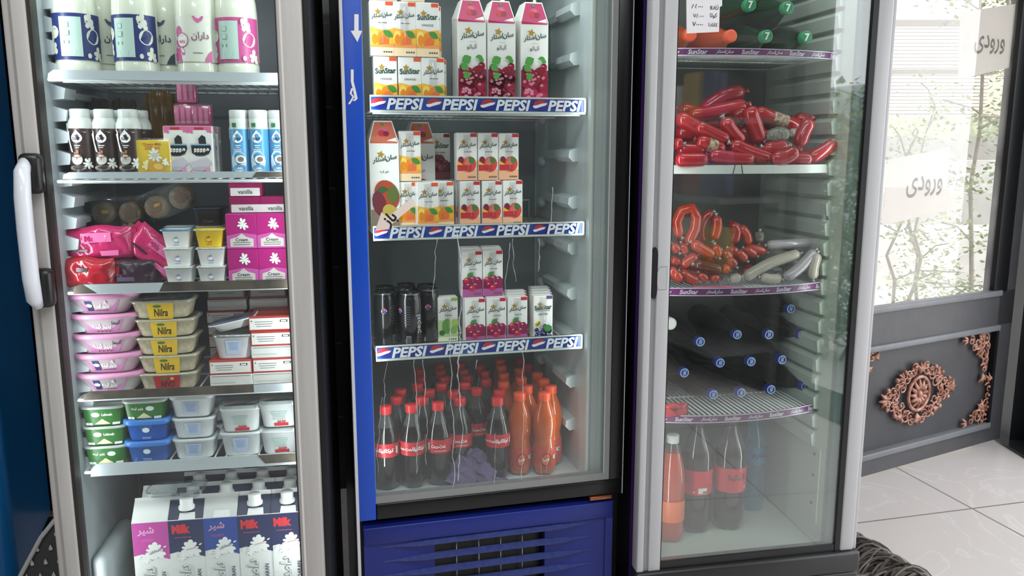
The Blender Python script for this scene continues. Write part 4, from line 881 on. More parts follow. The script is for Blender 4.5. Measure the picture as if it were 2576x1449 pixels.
@kind
def pink_milk_box():
    T = thing('pink_milk_box'); b = B(); pk = M('#d9709c', .35); b.box(-.0245, .0245, 0, .034, 0, .104, CW, .0015, 1); b.front(0)
    b.rect(-.0235, .0235, .096, .1035, pk); b.splat(-.018, .095, .008, pk, 5, .4); b.splat(.019, .096, .008, pk, 5, .4); b.rect(-.010, .008, .097, .101, red_); b.splat(-.02, .006, .009, pk, 5, .4); b.splat(.012, .008, .012, pk, 6, .3)
    b.poly([(-.018, .066), (.02, .066), (.021, .058), (.016, .048), (.006, .044), (-.008, .044), (-.017, .05)], INK); b.rect(-.018, .02, .065, .068, M('#86b4d0', .4)); b.text(fa('موووو'), .002, .055, .030, wht, .04)
    b.poly([(-.002, .068), (.012, .068), (.011, .082), (.004, .086), (-.003, .078)], INK); b.poly([(-.022, .03), (.012, .041), (.022, .03), (.008, .016), (-.018, .018)], M('#c9c4cc', .4)); b.ell(0, .018, .018, .004, M('#b8b4bc', .4)); b.rect(.008, .017, .010, .02, M('#d890b4', .4))
    b.build('carton_body', T); b = B(); b.tube([(.026, .01, .095), (.027, .008, .02)], .002, WRAP, 5); b.build('straw', T); return T
@kind
def pink_pack():
    T = thing('pink_snack_pack'); b = B(); pk = M('#cf4f88', .3); b.box(-.019, .019, 0, .03, 0, .044, pk, .004, 2); b.front(0)
    for i in range(3): b.rect(-.016 + i * .011, -.009 + i * .011, .006, .040, M('#e08ab0', .35)); b.k -= 1
    b.build('pack_body', T)
    b = B(); b.box(-.020, .020, -.0012, .031, 0, .047, WRAP, .005); b.build('shrink_wrap', T); return T
def plain(name, w, d, h, m, fn=None, part='box_body', bev=.0015):
    def f():
        T = thing(name); b = B(); b.box(-w / 2, w / 2, 0, d, 0, h, m, bev, 1); b.front(0)
        if fn: fn(b, w / 2, h)
        b.build(part, T); return T
    return f
mg = M('#b01f78', .35); mgl = M('#c95aa8', .35); cream_ = M('#d6cfc6', .4)
def creamf(b, x, h):
    b.poly([(-x + .001, .001), (x - .001, .001), (x - .001, h * .40), (0, h * .46), (-x + .001, h * .38)], mgl); b.poly([(-x * .75, .004), (x * .75, .004), (x * .75, h * .28), (x * .3, h * .34), (0, h * .44), (-x * .3, h * .34), (-x * .75, h * .28)], cream_)
    b.splat(.003, h * .70, h * .2, wht, 8, .5); b.text('Cream', 0, h * .26, x * .8, navy, .01); lines(b, 0, h * .17, x * 1.2, 2, txt, h=.001, gap=.004)
KIND['cream_box'] = plain('cream_box', .058, .05, .068, mg, creamf)
def stripf(b, x, h): b.rect(-x + .003, x - .003, .001, h * .52, M('#e2dedc', .4)); b.text('vanilla', .0, h * .28, x * .9, txt, .02)
KIND['magenta_pack'] = plain('magenta_pack', .058, .06, .030, M('#9a1a5a', .35), stripf)
def redf(b, x, h):
    b.rect(-x + .002, x - .002, h * .12, h * .88, M('#e6e2de', .4)); lines(b, -x * .3, h * .62, x * .9, 3, txt, h=.001, gap=.0045); b.rect(x * .45, x * .8, h * .6, h * .75, INK); b.k += 1; b.rect(x * .5, x * .75, h * .63, h * .72, CW); b.ell(-x * .85, h * .7, .0015, .0015, leafg, n=6)
KIND['red_box'] = plain('cheese_box', .083, .10, .030, M('#b53a34', .4), redf)
def whitef(b, x, h): b.rect(-x + .004, x - .004, h * .86, h * .9, M('#8a8a88', .5)); b.rect(-x * .9, x * .2, h * .3, h * .34, M('#b6b6b2', .5))
KIND['white_box'] = plain('cheese_box', .083, .10, .024, M('#d8d6d2', .45), whitef)
def greyf(b, x, h): b.rect(-x + .003, x - .003, h * .2, h * .8, M('#8c8a8a', .5)); b.k -= 0; b.rect(-x + .004, x - .004, h * .24, h * .76, M('#a9a7a6', .5)); lines(b, 0, h * .5, x, 1, txt)
KIND['grey_box'] = plain('cheese_box', .08, .05, .028, M('#8a5550', .45), greyf)
# tubs
def tub(name, rx, ry, h, body, lid, lidh, taper=.8, sq=4, lab=None, labm=None, lz=(.1, .9), lidm=None, rim=1.06, lidpart='lid', topm=None, half=62):
    def f():
        T = thing(name); b = B(); a = ry / rx
        b.lathe([(0, .0008), (rx * taper * .96, 0), (rx * taper, .003), (rx, h), (rx * 1.03, h), (rx * 1.03, h + .002), (0, h + .002)], body, 40, sq=(sq, a), c=(0, ry, 0)); b.build('tub_body', T)
        if lid:
            b = B(); r2 = rx * rim; b.lathe([(r2 * .97, h - .001), (r2, h), (r2, h + lidh * .6), (r2 * .96, h + lidh, topm or lid), (r2 * .85, h + lidh), (r2 * .82, h + lidh - .0015), (0, h + lidh - .0015)], lid, 40, sq=(sq, a), c=(0, ry, 0)); b.build(lidpart, T)
        if lab:
            b = B(); o_ = [0]
            def rad(t, z):
                ca, sa = sin(t), cos(t); k_ = (abs(ca) ** sq + abs(sa) ** sq) ** (-1 / sq); r = rx * (taper + (1 - taper) * z / h); return r * k_
            def mp(x, z, o):
                X = x / rx; X = max(-.98, min(.98, X)); r = rx * (taper + (1 - taper) * z / h); yy = (1 - abs(X) ** sq) ** (1 / sq)
                return (X * r, ry - yy * r * a - o, z)
            b.map = mp; b.k = 0
            if labm: b.rect(-rx * .86, rx * .86, h * lz[0], h * lz[1], labm, 10)
            lab(b, rx, h); b.build('label', T)
        return T
    return f
pkl = M('#e29ac4', .3); pkb = M('#d8cdd0', .35); pkd = M('#c783b4', .4)
def pinklab(b, r, h):
    b.poly([(-r * .62, h * .9), (r * .62, h * .9), (r * .5, h * .08), (-r * .5, h * .08)], pkd); b.rect(-r * .42, -r * .22, h * .2, h * .85, M('#2a2f6a', .4)); b.ell(-r * .32, h * .55, r * .1, h * .12, wht); b.text(fa('پنیر لبنه'), r * .08, h * .5, r * .5, wht, .03); lines(b, r * .1, h * .22, r * .5, 1, M('#5a2a4a', .5)); b.splat(r * .2, h * .75, h * .15, M('#e6d2e0', .4), 6, .4)
KIND['pink_tub'] = tub('pink_tub', .063, .046, .031, pkb, pkl, .008, .72, 3.2, pinklab)
def pinklab2(b, r, h):
    b.poly([(-r * .62, h * .9), (r * .62, h * .9), (r * .5, h * .08), (-r * .5, h * .08)], pkd); b.text(fa('آنیما'), r * .42, h * .7, r * .26, M('#2a2438', .4), .03); b.text(fa('پنیر لبنه'), -r * .04, h * .45, r * .62, wht, .03)
    for i in range(4): b.ell(-r * .2 + i * r * .15, h * .16, h * .06, h * .05, M('#7a2a4a', .4), n=7); b.k -= 1
KIND['pink_tub2'] = tub('pink_tub', .063, .046, .031, pkb, pkl, .008, .72, 3.2, pinklab2)
def halva(c1, tx):
    def lab(b, r, h): b.rect(-r * .45, r * .45, -.002, h * 1.02, M(c1, .4), 8); b.text(tx, r * .02, h * .38, r * .5, INK, .02, shear=.2, sz=1.5); b.ell(r * .18, h * .78, h * .13, h * .1, M('#e8b84a', .4)); b.ell(-r * .1, h * .8, r * .14, h * .09, M('#4a7a3a', .4))
    return lab
nut = M('#cfc3a6', .6, v=.25, vs=60, bump=.3, bs=80)
def halvatub(c1, tx): return tub('halva_tub', .055, .042, .030, nut, CLEAR, .005, .88, 5, halva(c1, tx), rim=1.1)
KIND['yellow_tub'] = halvatub('#e6bc2c', 'Nilra'); KIND['red_tub'] = halvatub('#b52a2e', 'NIVO')
def minilab(c):
    def lab(b, r, h): b.splat(0, h * .45, h * .22, M(c, .4), 6, .4); b.k += 1; b.ell(0, h * .45, h * .15, h * .10, wht if c != '#b04a20' else yel, n=10); lines(b, 0, h * .18, r * .5, 1, M(c, .5))
    return lab
silv = M('#b9bcb8', .25, m=.7, bump=.1)
KIND['white_cup'] = tub('cream_cup', .0275, .026, .036, wht, silv, .0018, .82, 6, minilab('#8a8cc0'), rim=1.12, lidpart='foil_lid')
KIND['white_cup_blue'] = tub('cream_cup', .0275, .026, .036, wht, M('#5f93b4', .25, m=.5, bump=.2), .003, .82, 6, minilab('#8a8cc0'), rim=1.16, lidpart='foil_lid')
KIND['yellow_cup'] = tub('cream_cup', .0275, .026, .036, M('#efc818', .35), M('#cfc9a0', .25, m=.4, bump=.1), .0018, .82, 6, minilab('#b04a20'), rim=1.14, lidpart='foil_lid')
KIND['dark_cup'] = tub('dark_cup', .030, .028, .036, M('#1e1a24', .3), M('#1a2a48', .25, m=.3), .003, .86, 6, lambda b, r, h: b.text('Cream', 0, h * .3, r * .8, M('#6a5a5a', .4), .02), rim=1.12)
gl_ = M('#2f6e2c', .35)
def greenlab(en):
    def lab(b, r, h):
        b.ell(-r * .30 if en else r * .30, h * .66, r * .2, h * .14, M('#d8e6e4', .4), n=12); b.text('Labneh', r * .24, h * .66, r * .5, wht, .03) if en else b.text(fa('پنیر لبنه'), -r * .3, h * .66, r * .55, wht, .03)
        b.poly([(-r * .4, h * .12), (0, h * .42), (r * .4, h * .12), (0, h * .1)], M('#d8cfa8', .4)); b.rect(-r * .85, -r * .5, h * .06, h * .2, wht); b.rect(r * .5, r * .85, h * .06, h * .2, wht)
    return lab
for n, e in (('green_tub', 1), ('green_tub2', 0)): KIND[n] = tub('labneh_tub', .041, .036, .036, gl_, M('#c6ccc8', .25, m=.3), .004, .88, 5, greenlab(e), gl_, (.05, .97))
blt = M('#2a5fb4', .3)
KIND['blue_tub'] = tub('blue_tub', .041, .036, .036, blt, M('#3c7ed0', .3), .010, .86, 4, lambda b, r, h: (b.ell(0, h * .66, r * .18, h * .15, M('#d8e6e8', .4)), b.rect(-r * .3, r * .3, h * .75, h * .98, M('#2c5aa8', .35)), b.ell(0, h * .66, r * .18, h * .15, M('#d8e6e8', .4)), lines(b, 0, h * .22, r * .5, 2, M('#a8c0e0', .4))), rim=1.13)
def bar(b, r, h): b.rect(-r * .4, r * .4, h * .2, h * .86, M('#b9c6de', .4)); lines(b, 0, h * .75, r * .6, 6, M('#8fa2cc', .5), gap=.003)
KIND['white_tub'] = tub('white_cheese_tub', .038, .034, .036, M('#dfe2e4', .3), M('#cfd4d6', .25), .004, .86, 5, bar)
def redtxt(b, r, h): b.rect(-r * .3, r * .5, h * .06, h * .2, red_); b.text(fa('جدید'), r * .12, h * .26, r * .5, red_, .04); lines(b, 0, h * .72, r * .9, 5, M('#8fb4a8', .5), gap=.004)
KIND['clear_lid_tub'] = tub('clear_lidded_tub', .040, .036, .046, M('#dde0e0', .3), CLEAR, .010, .84, 5, redtxt, topm=CLEAR)
KIND['clear_lid_tub2'] = tub('clear_lidded_tub', .040, .036, .046, M('#dde0e0', .3), M('#cfd4d6', .25), .004, .84, 5, bar)
KIND['foil_tub'] = tub('foil_lidded_tub', .040, .036, .046, M('#dfe2e4', .3), M('#a9adae', .25, m=.7, bump=.3), .005, .82, 5, bar)
@kind
def flat_tub():
    T = thing('shallow_tub'); b = B(); b.lathe([(0, .001), (.032, 0), (.042, .016), (.050, .016), (.050, .018), (0, .018)], wht, 32, sq=(5, .75), c=(0, .03, 0)); b.build('tub_body', T)
    b = B(); b.lathe([(.048, .0185), (0, .0188)], M('#1f2a52', .3, v=.5, vs=30, hex2='#8a94b0'), 32, sq=(5, .75), c=(0, .03, 0)); b.build('foil_lid', T); return T
# milk cartons of the bottom
def milkc(c1, en):
    def f():
        T = thing('milk_carton'); w, h, d = .0735, .198, .066; x = w / 2; b = B(); cw = M('#e9e9e6', .3)
        P = [(0, 0), (0, h), (.036, h + .034), (.046, h + .034), (d, h + .004), (d, 0)]; n = len(P)
        b.add([(-x, y, z) for y, z in P] + [(x, y, z) for y, z in P], [tuple(range(n - 1, -1, -1)), tuple(range(n, 2 * n))] + [(i, (i + 1) % n, (i + 1) % n + n, i + n) for i in range(n)][::1], cw)
        b.add([(-x, .036, h + .034), (x, .036, h + .034), (x, .04, h + .040), (-x, .04, h + .040)], [(0, 1, 2, 3)], cw)
        col = M(c1, .3); b.front(0); b.poly([(-x + .0004, h - .0003), (x - .0004, h - .0003), (x - .0004, h * .56), (x * .4, h * .60), (0, h * .56), (-x * .5, h * .64), (-x + .0004, h * .62)], col)
        if en: b.text('Milk', -x * .28, h * .90, w * .52, M('#d83038', .4), .06, sz=1.25); lines(b, -x * .2, h * .80, w * .5, 1, M('#c05a6a', .4))
        else: b.text(fa('شیر'), -x * .25, h * .90, w * .46, M('#e8b8dc' if c1 == '#c24aa0' else '#d8a0b8', .4), .02); b.k -= 1; lines(b, -x * .2, h * .80, w * .4, 2, M('#d870b8' if c1 == '#c24aa0' else '#b84a70', .4))
        b.splat(x * .2, h * .66, w * .31, wht, 10, .26, 1.2); b.splat(-x * .2, h * .59, w * .2, wht, 9, .4, 1.2, rot=1); b.ell(x * .75, h * .71, w * .05, w * .022, wht, rot=.5); b.ell(-x * .7, h * .6, w * .05, w * .02, wht, rot=.8)
        b.text('DAMDARAN', x * .22, h * .665, w * .3, M('#c03a44', .4), .0, rot=.2) if en else b.text(fa('دامداران'), x * .22, h * .665, w * .34, INK, .02, rot=.25, shear=.2)
        og = M('#c3c4c4', .4); og2 = M('#8d9092', .4)
        vs_ = fa('دامداران')
        b.text(vs_, 0 - x * .1, h * .24, h * .55, og2, .05, rot=pi / 2, shear=.2, hmax=w * .42); b.k -= 1; b.k += 1; b.text(vs_, 0 - x * .1, h * .24, h * .55 * .99, M('#e4e4e1', .4), .015, rot=pi / 2, shear=.2, hmax=w * .42 * .96)
        b.text('DAMDARAN', x * .6, h * .26, h * .32, navy2 if en or c1 == '#c24aa0' else navy, .015, rot=pi / 2)
        # printing on the sloped top
        s = .034 / .036; b.map = lambda X, v, o: (X, v - o * .7, h + v * s + o * .7); b.k = 0
        if c1 != '#c24aa0': b.poly([(-x + .0004, .001), (x - .0004, .001), (x - .0004, .034), (-x + .0004, .034)], M('#262c4c', .35) if en else M('#d8d8d6', .3)); b.poly([(-x * .4, 0), (x * .55, 0), (x * .5, .012), (-x * .35, .012)], wht)
        b.build('carton_body', T)
        if en:
            b = B(); cc_ = (0, .020, h + .018); b.lathe([(.0165, 0), (.0165, .006), (.0135, .008), (.0135, .022), (.012, .024), (0, .024)], wht, 20, cc_, wob=lambda a, z: 1 + .02 * cos(20 * a)); b.build('screw_cap', T)
        return T
    return f
KIND['carton_pink'] = milkc('#c24aa0', 0); KIND['carton_navy'] = milkc('#232c58', 1); KIND['carton_blue'] = milkc('#24489c', 0)
# soft bag
def softbag(name, w, h, d, m, fn=None, seed=1):
    def f():
        T = thing(name); b = B(); rn = random.Random(seed); nx, nz = 16, 10; G = {}
        vs = []; fs = []
        for s in (-1, 1):
            for i in range(nx + 1):
                for j in range(nz + 1):
                    x = -1 + 2 * i / nx; z = -1 + 2 * j / nz; t = max(0, (1 - x ** 4) * (1 - z ** 4)) ** .5; e = .5 + .5 * t
                    vs.append((x * w / 2 * (1 - .06 * z * z), d * .5 + s * d / 2 * t * (1 + .18 * sin(7 * x + seed) * cos(5 * z + seed)) + .002 * sin(13 * x + 3 * z + seed), h / 2 + z * h / 2 * (1 - .08 * x * x) + .002 * sin(5 * x + seed)))
        N = (nx + 1) * (nz + 1)
        for i in range(nx):
            for j in range(nz):
                q = (i * (nz + 1) + j, (i + 1) * (nz + 1) + j, (i + 1) * (nz + 1) + j + 1, i * (nz + 1) + j + 1); fs.append(q); fs.append(tuple(N + a for a in q[::-1]))
        b.add(vs, fs, m, True)
        if fn:
            b.map = lambda x, z, o: (x, d * .5 - d / 2 * max(0, (1 - (2 * x / w) ** 4) * (1 - (2 * z / h - 1) ** 4)) ** .5 * (1 + .18 * sin(14 * x / w + seed) * cos(5 * (2 * z / h - 1) + seed)) - .0025 - o, z); b.k = 0; fn(b, w, h)
        b.build('bag_body', T)
        for s in (-1, 1): b = B(); b.box(s * w * .5 - .006, s * w * .5 + .006, d * .45, d * .55, h * .12, h * .88, m); b.build('seal_edge', T)
        return T
    return f
hot = M('#c22464', .22, bump=.5, bs=14, coat=.5); redb = M('#a81c2c', .22, bump=.5, bs=14, coat=.5); plum = M('#3a2434', .25, bump=.5, bs=14)
hp = M('#e070a8', .3)
def bagf(b, w, h): b.rect(-w * .2, w * .22, h * .55, h * .82, hp, 4); b.text('Malard', 0, h * .66, w * .3, hot, .03); b.rect(w * .05, w * .3, h * .15, h * .3, hp, 2); b.rect(-w * .38, -w * .12, h * .3, h * .36, plum, 2)
KIND['pink_bag'] = softbag('pink_snack_bag', .135, .07, .035, hot, bagf, 1)
KIND['red_bag'] = softbag('red_snack_bag', .115, .062, .035, redb, lambda b, w, h: b.rect(-w * .1, w * .08, h * .55, h * .68, plum), 2)
KIND['plum_bag'] = softbag('dark_plum_bag', .12, .055, .035, plum, lambda b, w, h: b.rect(-w * .12, w * .15, h * .2, h * .36, M('#6a5a74', .4), 2), 3)
KIND['brown_packet'] = softbag('brown_packet', .055, .165, .02, M('#5a4c46', .3, bump=.4, bs=20), None, 4)
KIND['amber_packet'] = softbag('amber_packet', .062, .18, .03, M('#8a6420', .25, v=.4, vs=20, bump=.4, bs=20), None, 5)
KIND['clear_bag'] = softbag('bread_bag', .10, .06, .03, M('#9a6c5c', .3, bump=.5, bs=18, v=.3), None, 6)
@kind
def roll_tub():
    T = thing('nut_roll_tub'); b = B(); b.lathe([(0, .0), (.050, 0), (.058, .055), (.062, .055), (.062, .060), (.056, .064), (0, .066)], CLEAR, 32, sq=(3.5, .6), c=(0, .036, 0)); b.build('tub_body', T)
    nm = M('#b09a80', .7, v=.35, vs=70, bump=.6, bs=90)
    for i, x in enumerate((-.027, .027)):
        b = B(); b.lathe([(0, -.024), (.02, -.024), (.0245, -.018), (.0245, .024), (.02, .03), (0, .03)][::-1], nm, 20, (x, .034, .028), axis='y'); b.lathe([(0, -.0248), (.013, -.0246)][::-1], M('#8a6c5a', .6), 16, (x, .034, .028), axis='y'); b.ell if 0 else None
        if i == 0: b.box(x - .002, x + .012, .0075, .009, .028, .036, M('#d6b25a', .4), .002)
        b.build('nut_roll', T)
    return T
# sausages
def sausage(pts, r, m, tie, band=None, seg=12):
    T = thing('sausage_log', pts[0]); q = [Vector(p) - Vector(pts[0]) for p in pts]
    # smooth path
    out = []
    for i in range(len(q) - 1):
        a = q[max(0, i - 1)]; b_ = q[i]; c = q[i + 1]; d = q[min(len(q) - 1, i + 2)]
        n = 5 if len(q) > 2 else 8
        for k in range(n): t = k / n; out.append(.5 * ((2 * b_) + (c - a) * t + (2 * a - 5 * b_ + 4 * c - d) * t * t + (3 * b_ - a - 3 * c + d) * t ** 3))
    out.append(q[-1]); L = [0]
    for i in range(1, len(out)): L.append(L[-1] + (out[i] - out[i - 1]).length)
    tot = L[-1]
    def at(s):
        for i in range(1, len(out)):
            if s <= L[i]: return out[i - 1].lerp(out[i], (s - L[i - 1]) / max(1e-9, L[i] - L[i - 1]))
        return out[-1]
    e = min(r * .9, tot * .3); ss = [0, e * .12, e * .4, e * .75, e]; mid = [e + (tot - 2 * e) * i / 6 for i in range(1, 6)]; ss = ss + mid + [tot - x for x in ss[::-1]]
    tp = [.25, .55, .82, .96, 1] + [1] * 5 + [1, .96, .82, .55, .25]
    b = B(); b.tube([at(s) for s in ss], r, m, seg, taper=tp); b.build('casing', T)
    for end, s, s2 in ((0, 0, e * .3), (1, tot, tot - e * .3)):
        if tie:
            b = B(); p = at(s); dr = (p - at(s2)).normalized(); b.tube([p - dr * r * .1, p + dr * r * .18, p + dr * r * .5], r * .30, tie, 8, taper=[1, .7, 1.5]); b.build('tied_end', T)
    if band:
        b = B(); s0 = tot * .35; s1 = tot * .65; b.tube([at(s0 + (s1 - s0) * i / 4) for i in range(5)], r * 1.02, band, seg, caps=False); b.build('printed_band', T)
    return T
# ================================================================ PLACING THE GOODS
HT = dict(pink_tub=.0385, pink_tub2=.0385, yellow_tub=.0355, red_tub=.0355, white_cup=.038, white_cup_blue=.039, yellow_cup=.038, dark_cup=.039, cream_box=.068, magenta_pack=.030, red_box=.030, white_box=.024, grey_box=.028,
          green_tub=.040, green_tub2=.040, blue_tub=.044, white_tub=.0405, clear_lid_tub=.056, clear_lid_tub2=.050, foil_tub=.051, flat_tub=.019)
def stackw(i, n): return 'only' if n == 1 else 'lowest' if i == 0 else 'topmost' if i == n - 1 else ORD[i] + ' from bottom'
def stack(fr, px, d, z, kinds, lab, group, cat, sc=1, jit=0, sd=1, hid=None):
    rn = random.Random(sd); n = len(kinds); u0 = None
    for i, k in enumerate(kinds):
        k, l = k if isinstance(k, tuple) else (k, None)
        o = put(k, fr, px + rn.uniform(-jit, jit), d, z, (l or lab).format(stackw(i, n)), group, cat, sc=sc, u=None if u0 is None else u0 + rn.uniform(-jit, jit) * .0008)
        if u0 is None: u0 = (o.location - fr.o).dot(fr.c)
        z += HT[k] * sc + .0004
    return z
def row(fr, z, items, lab, group, cat, sc=1):
    """items: (kind, px, d[, own label]); lab takes {} = first, second..."""
    n = len(items)
    for i, it in enumerate(items):
        put(it[0], fr, it[1], it[2], z, it[3] if len(it) > 3 else lab.format(ORD[i]), group, cat, sc=sc, rz=R(it[4]) if len(it) > 4 else 0)
# ---- left cooler, first shelf: milk bottles
z = lsurf[0]; g = 'large milk bottles on the top shelf of the left cooler'
row(LF, z, [('milk_navy', 197, .125, 'large milk bottle with navy label, leftmost on top shelf of left cooler', 12), ('milk_grey', 262, .195, 'milk bottle with grey-navy label, behind between the two navy-labelled bottles', 25), ('milk_navy', 346, .125, 'large milk bottle with navy label, second navy one in front row, left cooler', -8),
            ('milk_grey', 426, .195, 'milk bottle with grey splash label, squeezed behind the first pink one', -20), ('milk_pink2', 500, .128, 'milk bottle with pink splash label and big script, right of centre, left cooler', 0), ('milk_pink', 600, .130, 'milk bottle with pink framed pale panel, rightmost on top shelf of left cooler', -8)], '', g, 'milk bottle')
# second shelf
z = lsurf[1]; g = 'brown milk drink bottles on the second shelf'
row(LF, z, [('day_brown', 210, .115), ('day_brown', 270, .12), ('day_brown', 330, .118)], 'brown chocolate milk bottle, {} from left in front row, second shelf of left cooler', g, 'bottle')
row(LF, z, [('day_brown', 240, .17), ('day_brown', 300, .172), ('day_brown', 356, .165)], 'brown chocolate milk bottle, {} from left in the row behind, left cooler', g, 'bottle')
put('cheese_milk_box', LF, 384, .10, z, 'small yellow milk box with white flower, between brown bottles and pink boxes', None, 'box')
row(LF, z, [('pink_milk_box', 446, .105), ('pink_milk_box', 506, .105)], 'pink and white milk box with black bowl print, {} from left in front', 'pink milk boxes', 'milk box', sc=.98)
row(LF, z, [('pink_milk_box', 465, .155, 'pink milk box hidden behind the front pair, under the left pink pack'), ('pink_milk_box', 521, .155, 'pink milk box showing its edge behind the front pair, to the right')], '', 'pink milk boxes', 'milk box', sc=.98)
zz = z + .104 * .98
row(LF, zz, [('pink_pack', 460, .158), ('pink_pack', 505, .158)], 'small pink wrapped pack, {} from left atop the pink milk boxes', 'small pink packs', 'snack pack')
put('pink_pack', LF, 466, .16, zz + .0475, 'small pink wrapped pack at the very top of the pink pile', 'small pink packs', 'snack pack')
put('amber_packet', LF, 410, .25, z, 'amber brown packet standing behind the yellow milk box', None, 'packet')
row(LF, z, [('brown_packet', 250, .28), ('brown_packet', 318, .29)], 'dull brown packet standing at the back, {} from left behind the brown bottles', 'brown packets', 'packet')
row(LF, z, [('day_blue', 606, .115), ('day_blue', 654, .11), ('day_blue', 703, .115)], 'blue and white coconut milk bottle, {} from left in front, second shelf', 'blue milk drink bottles', 'bottle')
row(LF, z, [('day_blue', 632, .165), ('day_blue', 682, .165)], 'blue and white milk bottle, {} from left in the row behind', 'blue milk drink bottles', 'bottle')
# third shelf
z = lsurf[2]
put('red_bag', LF, 205, .085, z, 'shiny red snack bag at lower left of the heap on the third shelf', 'snack bags heaped on the third shelf', 'bag', tilt=(0, R(3)))
put('plum_bag', LF, 312, .10, z, 'dark plum snack bag lying under the pink ones, third shelf', 'snack bags heaped on the third shelf', 'bag')
put('plum_bag', LF, 262, .16, z, 'dark snack bag at the back of the heap below the nut roll tub', 'snack bags heaped on the third shelf', 'bag')
put('pink_bag', LF, 243, .105, z + .052, 'hot pink snack bag lying flat on the red and plum bags', 'snack bags heaped on the third shelf', 'bag', tilt=(0, R(-2)))
put('pink_bag', LF, 365, .112, z + .036, 'hot pink snack bag slanting steeply down to the right', 'snack bags heaped on the third shelf', 'bag', tilt=(0, R(42)))
put('clear_bag', LF, 345, .165, z + .05, 'translucent brownish bag between nut roll tub and slanting pink bag', 'snack bags heaped on the third shelf', 'bag', tilt=(0, R(25)))
put('plum_bag', LF, 270, .20, z + .056, 'dark snack bag directly under the nut roll tub', 'snack bags heaped on the third shelf', 'bag')
put('roll_tub', LF, 288, .20, z + .112, 'clear tub with two nut-coated rolls, level, at upper left of shelf', 'clear tubs of nut rolls', 'tub', sc=1.0)
put('roll_tub', LF, 432, .17, z + .138, 'clear tub of nut rolls tilted up to the right, above the white cups', 'clear tubs of nut rolls', 'tub', tilt=(0, R(-22)), sc=1.0)
g = 'small cream cups on the third shelf'
stack(LF, 448, .09, z, ['white_cup', 'white_cup', 'white_cup_blue'], 'white cream cup, {} of the left stack of three', g, 'cup', sc=1.0, jit=2)
stack(LF, 531, .09, z, ['white_cup', 'white_cup', ('yellow_cup', 'yellow cream cup with pale lid on top of two white cups')], 'white cream cup, {} of the stack under the yellow cup', g, 'cup', jit=3, sc=1.0)
stack(LF, 452, .15, z, ['white_cup', 'white_cup', 'white_cup'], 'white cream cup, {} of the hidden stack below the tilted nut roll tub', g, 'cup')
stack(LF, 530, .15, z, ['white_cup', 'white_cup', 'white_cup', ('dark_cup', 'dark blue-lidded cup behind and above the yellow cup')], 'white cream cup, {} of the hidden stack below the dark cup', g, 'cup')
g = 'magenta cream boxes'
zt = stack(LF, 612, .10, z, ['cream_box', 'cream_box'], 'magenta cream box with white splash, {} of the left pair', g, 'box', sc=1.06)
stack(LF, 617, .115, zt, ['magenta_pack', 'magenta_pack'], 'flat magenta pack with white strip, {} of two on the left cream boxes', g, 'box', sc=1.12)
zt = stack(LF, 688, .10, z, ['cream_box', 'cream_box'], 'magenta cream box with white splash, {} of the right pair', g, 'box', sc=1.06)
put('magenta_pack', LF, 690, .115, zt, 'flat magenta pack lying on the right pair of cream boxes', g, 'box', sc=1.12)
# fourth shelf
z = lsurf[3]
stack(LF, 268, .085, z, ['pink_tub', 'pink_tub', 'pink_tub2', 'pink_tub2', 'pink_tub'], 'pink-lidded labneh tub, {} of the tall stack of five, fourth shelf', 'pink tubs', 'tub', jit=4, sc=1.06)
stack(LF, 422, .09, z, [('red_tub', 'clear halva tub with red band at the foot of the yellow stack'), 'yellow_tub', 'yellow_tub', 'yellow_tub', 'yellow_tub'], 'clear halva tub with yellow paper band, {} in its stack', 'halva tubs', 'tub', jit=5, sc=1.06)
stack(LF, 580, .10, z, ['white_box', 'red_box'], 'red and white cheese box, {} of the pair under the foil-lidded tub', 'cheese boxes', 'box', sc=1.04)
zt = z + .054 * 1.04 + .001
put('foil_tub', LF, 586, .10, zt, 'white foil-lidded tub standing on the cheese boxes', None, 'tub', sc=1.05)
put('flat_tub', LF, 584, .105, zt + .051 * 1.05 + .010, 'shallow white tub with dark foil, lying tilted on the foil-lidded tub', None, 'tub', tilt=(0, R(-12)))
stack(LF, 690, .10, z, ['white_box', 'red_box', 'white_box', 'red_box', 'red_box'], 'red and white cheese box, {} of the right front stack', 'cheese boxes', 'box', jit=3, sc=1.06)
stack(LF, 578, .22, z, ['red_box', 'white_box', 'red_box', 'white_box', 'red_box', 'white_box', 'grey_box'], 'cheese box {} of the tall left stack in shade behind', 'cheese boxes', 'box', jit=3)
stack(LF, 682, .22, z, ['red_box', 'white_box', 'red_box', 'white_box', 'red_box', 'white_box', 'grey_box'], 'cheese box {} of the tall right stack in shade behind', 'cheese boxes', 'box', jit=3)
# fifth shelf
z = lsurf[4]; g = 'tubs on the fifth shelf of the left cooler'
stack(LF, 264, .085, z, ['green_tub2', 'green_tub', 'green_tub'], 'green labneh tub, {} of the leftmost stack', g, 'tub', jit=2, sc=1.05)
stack(LF, 370, .085, z, [('blue_tub', 'blue-lidded blue tub, lower of the two'), ('blue_tub', 'blue-lidded blue tub, upper of the two, below a green one'), ('green_tub2', 'green labneh tub standing on the two blue tubs')], '', g, 'tub', jit=3, sc=1.05)
stack(LF, 488, .09, z, ['white_tub'] * 3, 'white cheese tub with pale blue label, {} of three', g, 'tub', jit=4, sc=1.12)
stack(LF, 606, .09, z, ['clear_lid_tub2', 'clear_lid_tub'], 'white tub with red lettering and clear lid, {} of pair left of the right edge', g, 'tub', jit=2, sc=1.06)
stack(LF, 705, .09, z, ['clear_lid_tub', 'clear_lid_tub'], 'white tub with clear lid, {} of the rightmost pair, fifth shelf', g, 'tub', jit=2, sc=1.06)
stack(LF, 520, .20, z, ['white_tub'] * 2, 'white cheese tub, {} of the pair hidden behind the white stack', g, 'tub')
